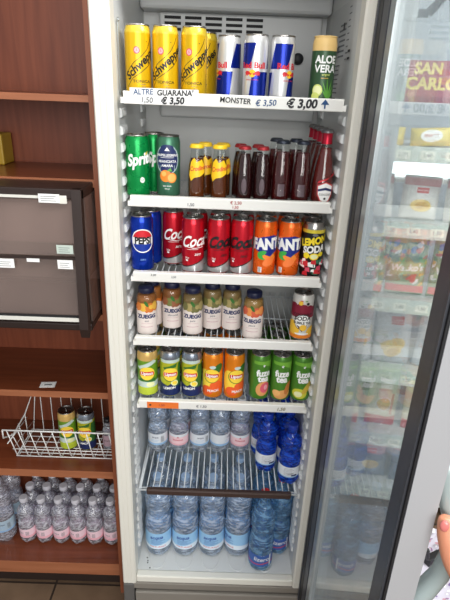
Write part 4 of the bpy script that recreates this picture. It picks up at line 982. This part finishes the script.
# ================================================================== SNACK RACK BEHIND THE DOOR
RA = math.radians(-9); RO_ = Vector((.43, .60, 0))
rx = Vector((math.cos(RA), math.sin(RA), 0)); ry = Vector((-math.sin(RA), math.cos(RA), 0))
rack = thing('snack_rack', 'white wire snack rack with price rails seen through the glass door', 'rack', RO_, RA)
RKM = mat('rack_white', S(206, 208, 202), .4)
LEV = [.10, .38, .68, .985, 1.27, 1.525]
for x in (0, .45, .95):
    b = B(); b.tube([(x, .33, 0), (x, .33, 1.95)], .012, RKM, 8); b.tube([(x, .0, .012), (x, .33, .012)], .012, RKM, 8); b.build('post', rack)
for z in LEV:
    b = B(); b.box(0, .97, .02, .35, z-.006, z-.001, RKM); s_ = b.build('rack_shelf', rack)
    b = B(); b.prism([(.0, z-.045), (.012, z-.045), (.024, z-.001), (.016, z+.004)], 'x', 0, .97, mat('rail_greygreen', S(186, 194, 184), .4))
    d = D()
    for k in range(12): x = .04+.078*k; d.rect(x, x+.045, .010, .036, mat('rail_tag', S(226, 226, 210), .5)); d.text('%d,%d0' % (1+k % 3, 2+k % 7), x+.022, .023, .018, INKG)
    d.put(b, lambda u, v, L, z=z: (u, -.001-.0002*L+v*.32, z-.045+v), False); b.build('price_rail', s_)
d = D(); d.rect(0, .62, 0, .16, mat('sign_green', S(120, 160, 110), .5)); d.rect(.06, .62, 0, .16, mat('sign_crimson', S(168, 70, 84), .5)); d.rect(.06, .62, .0, .02, mat('sign_dark', S(140, 40, 64), .5))
YT = mat('sign_yellow', S(240, 222, 120), .5); d.text('SAN', .17, .112, .052, YT, 0, 0, 1, .04); d.text('CARLO', .19, .062, .056, YT, 0, 0, 1, .04)
b = B(); b.box(0.06, .68, .30, .318, 1.66, 1.80, RKM); d.clip(0, .62, 0, .14); d.flat(b, (.06, .30, 1.66)); b.build('header_sign', rack)
b = B()   # dark cantilever hook above the sign
b.tube([(.20, .33, 1.95), (.26, .30, 2.02), (.27, .25, 1.93), (.40, .25, 1.925), (.46, .25, 1.99), (.60, .25, 2.02)], .016, mat('bracket_grey', S(70, 78, 88), .5), 8); b.tube([(.40, .25, 1.925), (.33, .2, 1.89)], .014, mat('bracket_grey'), 8); b.tube([(.20, .33, 1.95), (.0, .33, 1.95)], .014, mat('bracket_grey'), 8); b.build('bracket', rack)

def bag(base, w, h, t, deco, seed=0, rough=.3):
    rnd = random.Random(seed); b = B(); nu, nv = 12, 16
    def bulge(u, v):
        a = max(0, 1-(2*abs(u)/w)**2.2); c = max(0, 1-(abs(2*v/h-1))**3.0); return t/2*(a**.6)*(c**.7)
    def wr(u, v): return .0022*math.sin(u*95+v*30+seed)*min(1, bulge(u, v)/(t*.3)) + .0018*math.sin(v*120-u*60+seed*2)*(1 if bulge(u, v) > .001 else 0)
    F = [[b.bm.verts.new((w*(i/nu-.5), -bulge(w*(i/nu-.5), h*j/nv)-wr(w*(i/nu-.5), h*j/nv), h*j/nv)) for j in range(nv+1)] for i in range(nu+1)]
    K = [[b.bm.verts.new((w*(i/nu-.5), bulge(w*(i/nu-.5), h*j/nv)+.0004, h*j/nv)) for j in range(nv+1)] for i in range(nu+1)]
    for i in range(nu):
        for j in range(nv):
            b.face([F[i][j], F[i+1][j], F[i+1][j+1], F[i][j+1]], base, True); b.face([K[i+1][j], K[i][j], K[i][j+1], K[i+1][j+1]], base, True)
    for i in range(nu): b.face([F[i][nv], F[i+1][nv], K[i+1][nv], K[i][nv]], base); b.face([F[i+1][0], F[i][0], K[i][0], K[i+1][0]], base)
    for j in range(nv): b.face([F[0][j], F[0][j+1], K[0][j+1], K[0][j]], base); b.face([F[nu][j+1], F[nu][j], K[nu][j], K[nu][j+1]], base)
    root = b.build('snack_bag')
    d = D(); deco(d, w, h); d.clip(-w/2+.002, w/2-.002, .002, h-.002); d.cuts(.011, .013); b = B(); d.put(b, lambda u, v, L: (u, -bulge(u, v)-wr(u, v)-.0012-.0003*L, v)); b.build('printed_front', root)
    root['category'] = 'snack bag'; return root
rd = mat('bag_red', S(200, 44, 40), .4); chip = mat('bag_chip', S(232, 200, 110), .5); chd = mat('bag_chipdark', S(206, 164, 70), .5)
def dk_classic(d, w, h):
    d.rect(-.022+.012, .026+.012, h*.72, h*.86, rd); d.text('CLASSICA', .014, h*.79, .009, WT); d.rect(-.01, .036, h*.75, h*.755, WT)
    for x, y, q in ((-.012, .34, .030), (.018, .38, .032), (.004, .26, .034)): d.ell(x, h*y, q, q*.8, chip, 20); d.ell(x+.003, h*y-.003, q*.7, q*.5, chd, 20)
    d.ell(.0, h*.36, .045, .012, chip)
def dk_wack(d, w, h):
    rnd = random.Random(5); cs = [mat('bag_c%d' % i, c, .4) for i, c in enumerate((S(60, 120, 190), S(214, 70, 50), S(236, 190, 60), S(70, 150, 80), S(240, 240, 236), S(224, 130, 60)))]
    for k in range(46): d.ell(rnd.uniform(-w/2, w/2), rnd.uniform(.02, h*.92), rnd.uniform(.006, .017), rnd.uniform(.005, .012), cs[k % 6], rnd.uniform(0, 90), 10)
    d.poly([(-w*.42, h*.30), (w*.42, h*.36), (w*.40, h*.56), (-w*.42, h*.5)], cs[3] if False else mat('bag_sage', S(150, 176, 120), .4)); d.text("Wacko's", 0, h*.43, .034, WT, 4, .2, .95, .04); d.rect(-w/2, w/2, .012, h*.16, cs[1])
def dk_small(d, w, h):
    d.rect(-w/2, w/2, h*.78, h*.95, mat('bag_rosegrey', S(200, 140, 140), .5)); d.rect(-.02, .02, h*.62, h*.74, rd); d.text('SAN CARLO', 0, h*.68, .007, WT); d.ell(0, h*.34, .036, .022, chip); d.ell(.004, h*.34, .024, .014, chd)
def dk_yellow(d, w, h): d.rect(-w/2, w/2, 0, h*.3, chip); d.ell(0, h*.55, .035, .02, WT); d.text('SNACK', 0, h*.55, .014, rd)
def dk_round(d, w, h): d.rect(-w/2, w/2, 0, h*.25, rd); d.ell(0, h*.55, .034, .034, WT); d.ell(0, h*.55, .028, .026, mat('bag_gold', S(226, 176, 60), .4)); d.rect(.03, .04, h*.3, h*.8, mat('bag_salmon', S(226, 130, 110), .4)); d.text('PIU GUSTO', 0, h*.86, .012, rd)
KB = [bag(mat('bag_silver', S(212, 216, 220), .35), .140, .235, .055, dk_classic, 1), bag(mat('bag_green', S(146, 170, 120), .35), .140, .245, .055, dk_wack, 2), bag(mat('bag_pearl', S(214, 212, 208), .35), .128, .155, .05, dk_small, 3),
      bag(mat('bag_yellow', S(226, 206, 110), .4), .13, .060, .045, dk_yellow, 4), bag(mat('bag_cream', S(222, 220, 190), .35), .128, .19, .05, dk_round, 5), bag(mat('bag_bluegrey', S(120, 136, 156), .35), .14, .2, .055, dk_small, 6)]
rows = [(0, 5, 'lowest', 'blue-grey'), (1, 4, 'second lowest', 'cream'), (2, 0, 'silver-white', 'silver-white'), (3, 1, 'multicoloured', 'multicoloured'), (4, 2, 'pearl', 'pearl white'), (5, 3, 'yellow', 'pale yellow')]
posn = ('at the left end', 'second from the left', 'in the middle', 'second from the right', 'at the right end')
shelf_n = ('bottom rack shelf', 'second rack shelf from below', 'third rack shelf from below', 'fourth rack shelf from below', 'fifth rack shelf from below', 'top rack shelf')
for li, ki, _, cn in rows:
    n = 6 if ki in (2, 3, 4) else 6
    for k in range(6):
        p = RO_+rx*(.085+.153*k)+ry*(.085+.01*(k % 2)); lb = '%s snack bag, %s, %s' % (cn, shelf_n[li], ('at the left end', 'second from the left', 'third from the left', 'third from the right', 'second from the right', 'at the right end')[k])
        o = place(KB[ki], (p.x, p.y, LEV[li]), 0, lb, 'snack bags on the rack'); o.rotation_euler = (math.radians(-8), math.radians(random.uniform(-4, 4)), RA+math.radians(random.uniform(-7, 7)))
# printed carton on the floor outside the door
b = B(); cb = mat('carton_lilac', S(206, 202, 214), .5); b.box(-.19, .19, -.15, .15, 0, .30, cb, .004)
rnd = random.Random(2); cs = [mat('carton_p%d' % i, c, .5) for i, c in enumerate((S(150, 110, 150), S(196, 150, 160), S(120, 100, 150), S(240, 240, 244)))]
d = D()
for k in range(260): d.ell(rnd.uniform(-.17, .17), rnd.uniform(-.13, .13), rnd.uniform(.003, .010), rnd.uniform(.002, .005), cs[k % 4], rnd.uniform(0, 90), 8)
d.flat(b, (0, 0, .30), (1, 0, 0), (0, 1, 0))
d = D()
for k in range(180): d.ell(rnd.uniform(-.17, .17), rnd.uniform(.02, .28), rnd.uniform(.003, .010), rnd.uniform(.002, .005), cs[k % 4], rnd.uniform(0, 90), 8)
d.flat(b, (0, -.15, 0)); o = b.build('printed_carton', loc=(.80, .02, 0), rot=-.1); tag(o, 'pale lilac printed carton on the floor beyond the door handle', 'carton')
b = B(); b.box(-.03, .03, -.012, .012, 0, .03, BLACK, .004); b.tube([(-.03, 0, .03), (-.045, 0, .075)], .008, BLACK, 8); b.tube([(.03, 0, .03), (.05, 0, .09)], .008, BLACK, 8); o = b.build('black_clip', loc=(.700, .04, .3005), rot=.5); tag(o, 'small black clip lying on the printed carton beyond the handle', 'clip')

# ================================================================== HAND
SKIN = bpy.data.materials.new('skin'); SKIN.use_nodes = True; nt = SKIN.node_tree; pb = nt.nodes['Principled BSDF']
pb.inputs['Base Color'].default_value = S(206, 138, 108); pb.inputs['Roughness'].default_value = .5; pb.inputs['Subsurface Weight'].default_value = .15; pb.inputs['Subsurface Radius'].default_value = (.01, .004, .002)
n = nt.nodes.new('ShaderNodeTexNoise'); n.inputs['Scale'].default_value = 400; bp = nt.nodes.new('ShaderNodeBump'); bp.inputs['Strength'].default_value = .25; bp.inputs['Distance'].default_value = .001
nt.links.new(n.outputs['Fac'], bp.inputs['Height']); nt.links.new(bp.outputs['Normal'], pb.inputs['Normal'])
def skin_chain(chains):
    """each chain: list of (point, radius); the first chain is the trunk, others start from a trunk vertex index"""
    me = bpy.data.meshes.new('body'); vs = []; es = []; rs = []
    for start, ch in chains:
        prev = start
        for p, r_ in ch:
            vs.append(p); rs.append(r_); i = len(vs)-1
            if prev is not None: es.append((prev, i))
            prev = i
    me.from_pydata([tuple(v) for v in vs], es, []); o = bpy.data.objects.new('person', me); COL.objects.link(o)
    md = o.modifiers.new('skin', 'SKIN'); md.use_smooth_shade = True
    for i, v in enumerate(me.skin_vertices[0].data): v.radius = (rs[i], rs[i]); v.use_root = (i == 0)
    sb = o.modifiers.new('sub', 'SUBSURF'); sb.levels = 2; sb.render_levels = 2
    C.view_layer.update(); dg = C.evaluated_depsgraph_get(); m2 = bpy.data.meshes.new_from_object(o.evaluated_get(dg)); o.modifiers.clear(); o.data = m2
    m2.materials.clear(); m2.materials.append(SKIN)
    for p in m2.polygons: p.use_smooth = True
    return o
H0 = DP(.590, .070, 1.12)       # middle of the grip
def hp(s, n_, z): return DP(s, n_, z)
wrist = hp(.690, .150, 1.020)
hand = skin_chain([(None, [(hp(.98, .40, .80), .040), (hp(.80, .26, .93), .034), (wrist, .027), (hp(.655, .130, 1.065), .030), (hp(.632, .118, 1.095), .026)]),
    (3, [(hp(.645, .088, 1.075), .018), (hp(.628, .064, 1.108), .0150), (hp(.618, .0525, 1.143), .0128), (hp(.612, .050, 1.168), .0100)]),      # thumb up along the near side of the grip
    (4, [(hp(.612, .118, 1.135), .0105), (hp(.585, .108, 1.150), .0092), (hp(.562, .100, 1.142), .0086), (hp(.560, .086, 1.138), .0078)]),
    (4, [(hp(.604, .122, 1.112), .0110), (hp(.578, .114, 1.124), .0094), (hp(.556, .104, 1.118), .0088), (hp(.556, .088, 1.114), .0080)]),
    (4, [(hp(.606, .122, 1.088), .0105), (hp(.580, .116, 1.098), .0092), (hp(.558, .106, 1.092), .0086), (hp(.558, .090, 1.088), .0078)]),
    (4, [(hp(.612, .120, 1.062), .0095), (hp(.588, .116, 1.072), .0082), (hp(.565, .106, 1.066), .0076), (hp(.564, .092, 1.064), .0070)])])
tag(hand, 'person\'s bare hand and forearm gripping the pale door handle at the right edge', 'person')
b = B(); tip = hp(.6230, .0460, 1.160); b.lathe([(.0062, 0), (.0058, .0012), (.003, .0020), (0, .0021)], mat('nail_pink', S(206, 116, 110), .25, coat=.5), 16)
nl = b.build('thumbnail', hand); nl.matrix_world = Matrix.Translation(tip) @ Vector((ds*.9-dn*.35+Vector((0, 0, .25))).normalized()).to_track_quat('Z', 'Y').to_matrix().to_4x4() @ Matrix.Diagonal((.95, 1.35, 1, 1))
nl['label'] = 'pink thumbnail'
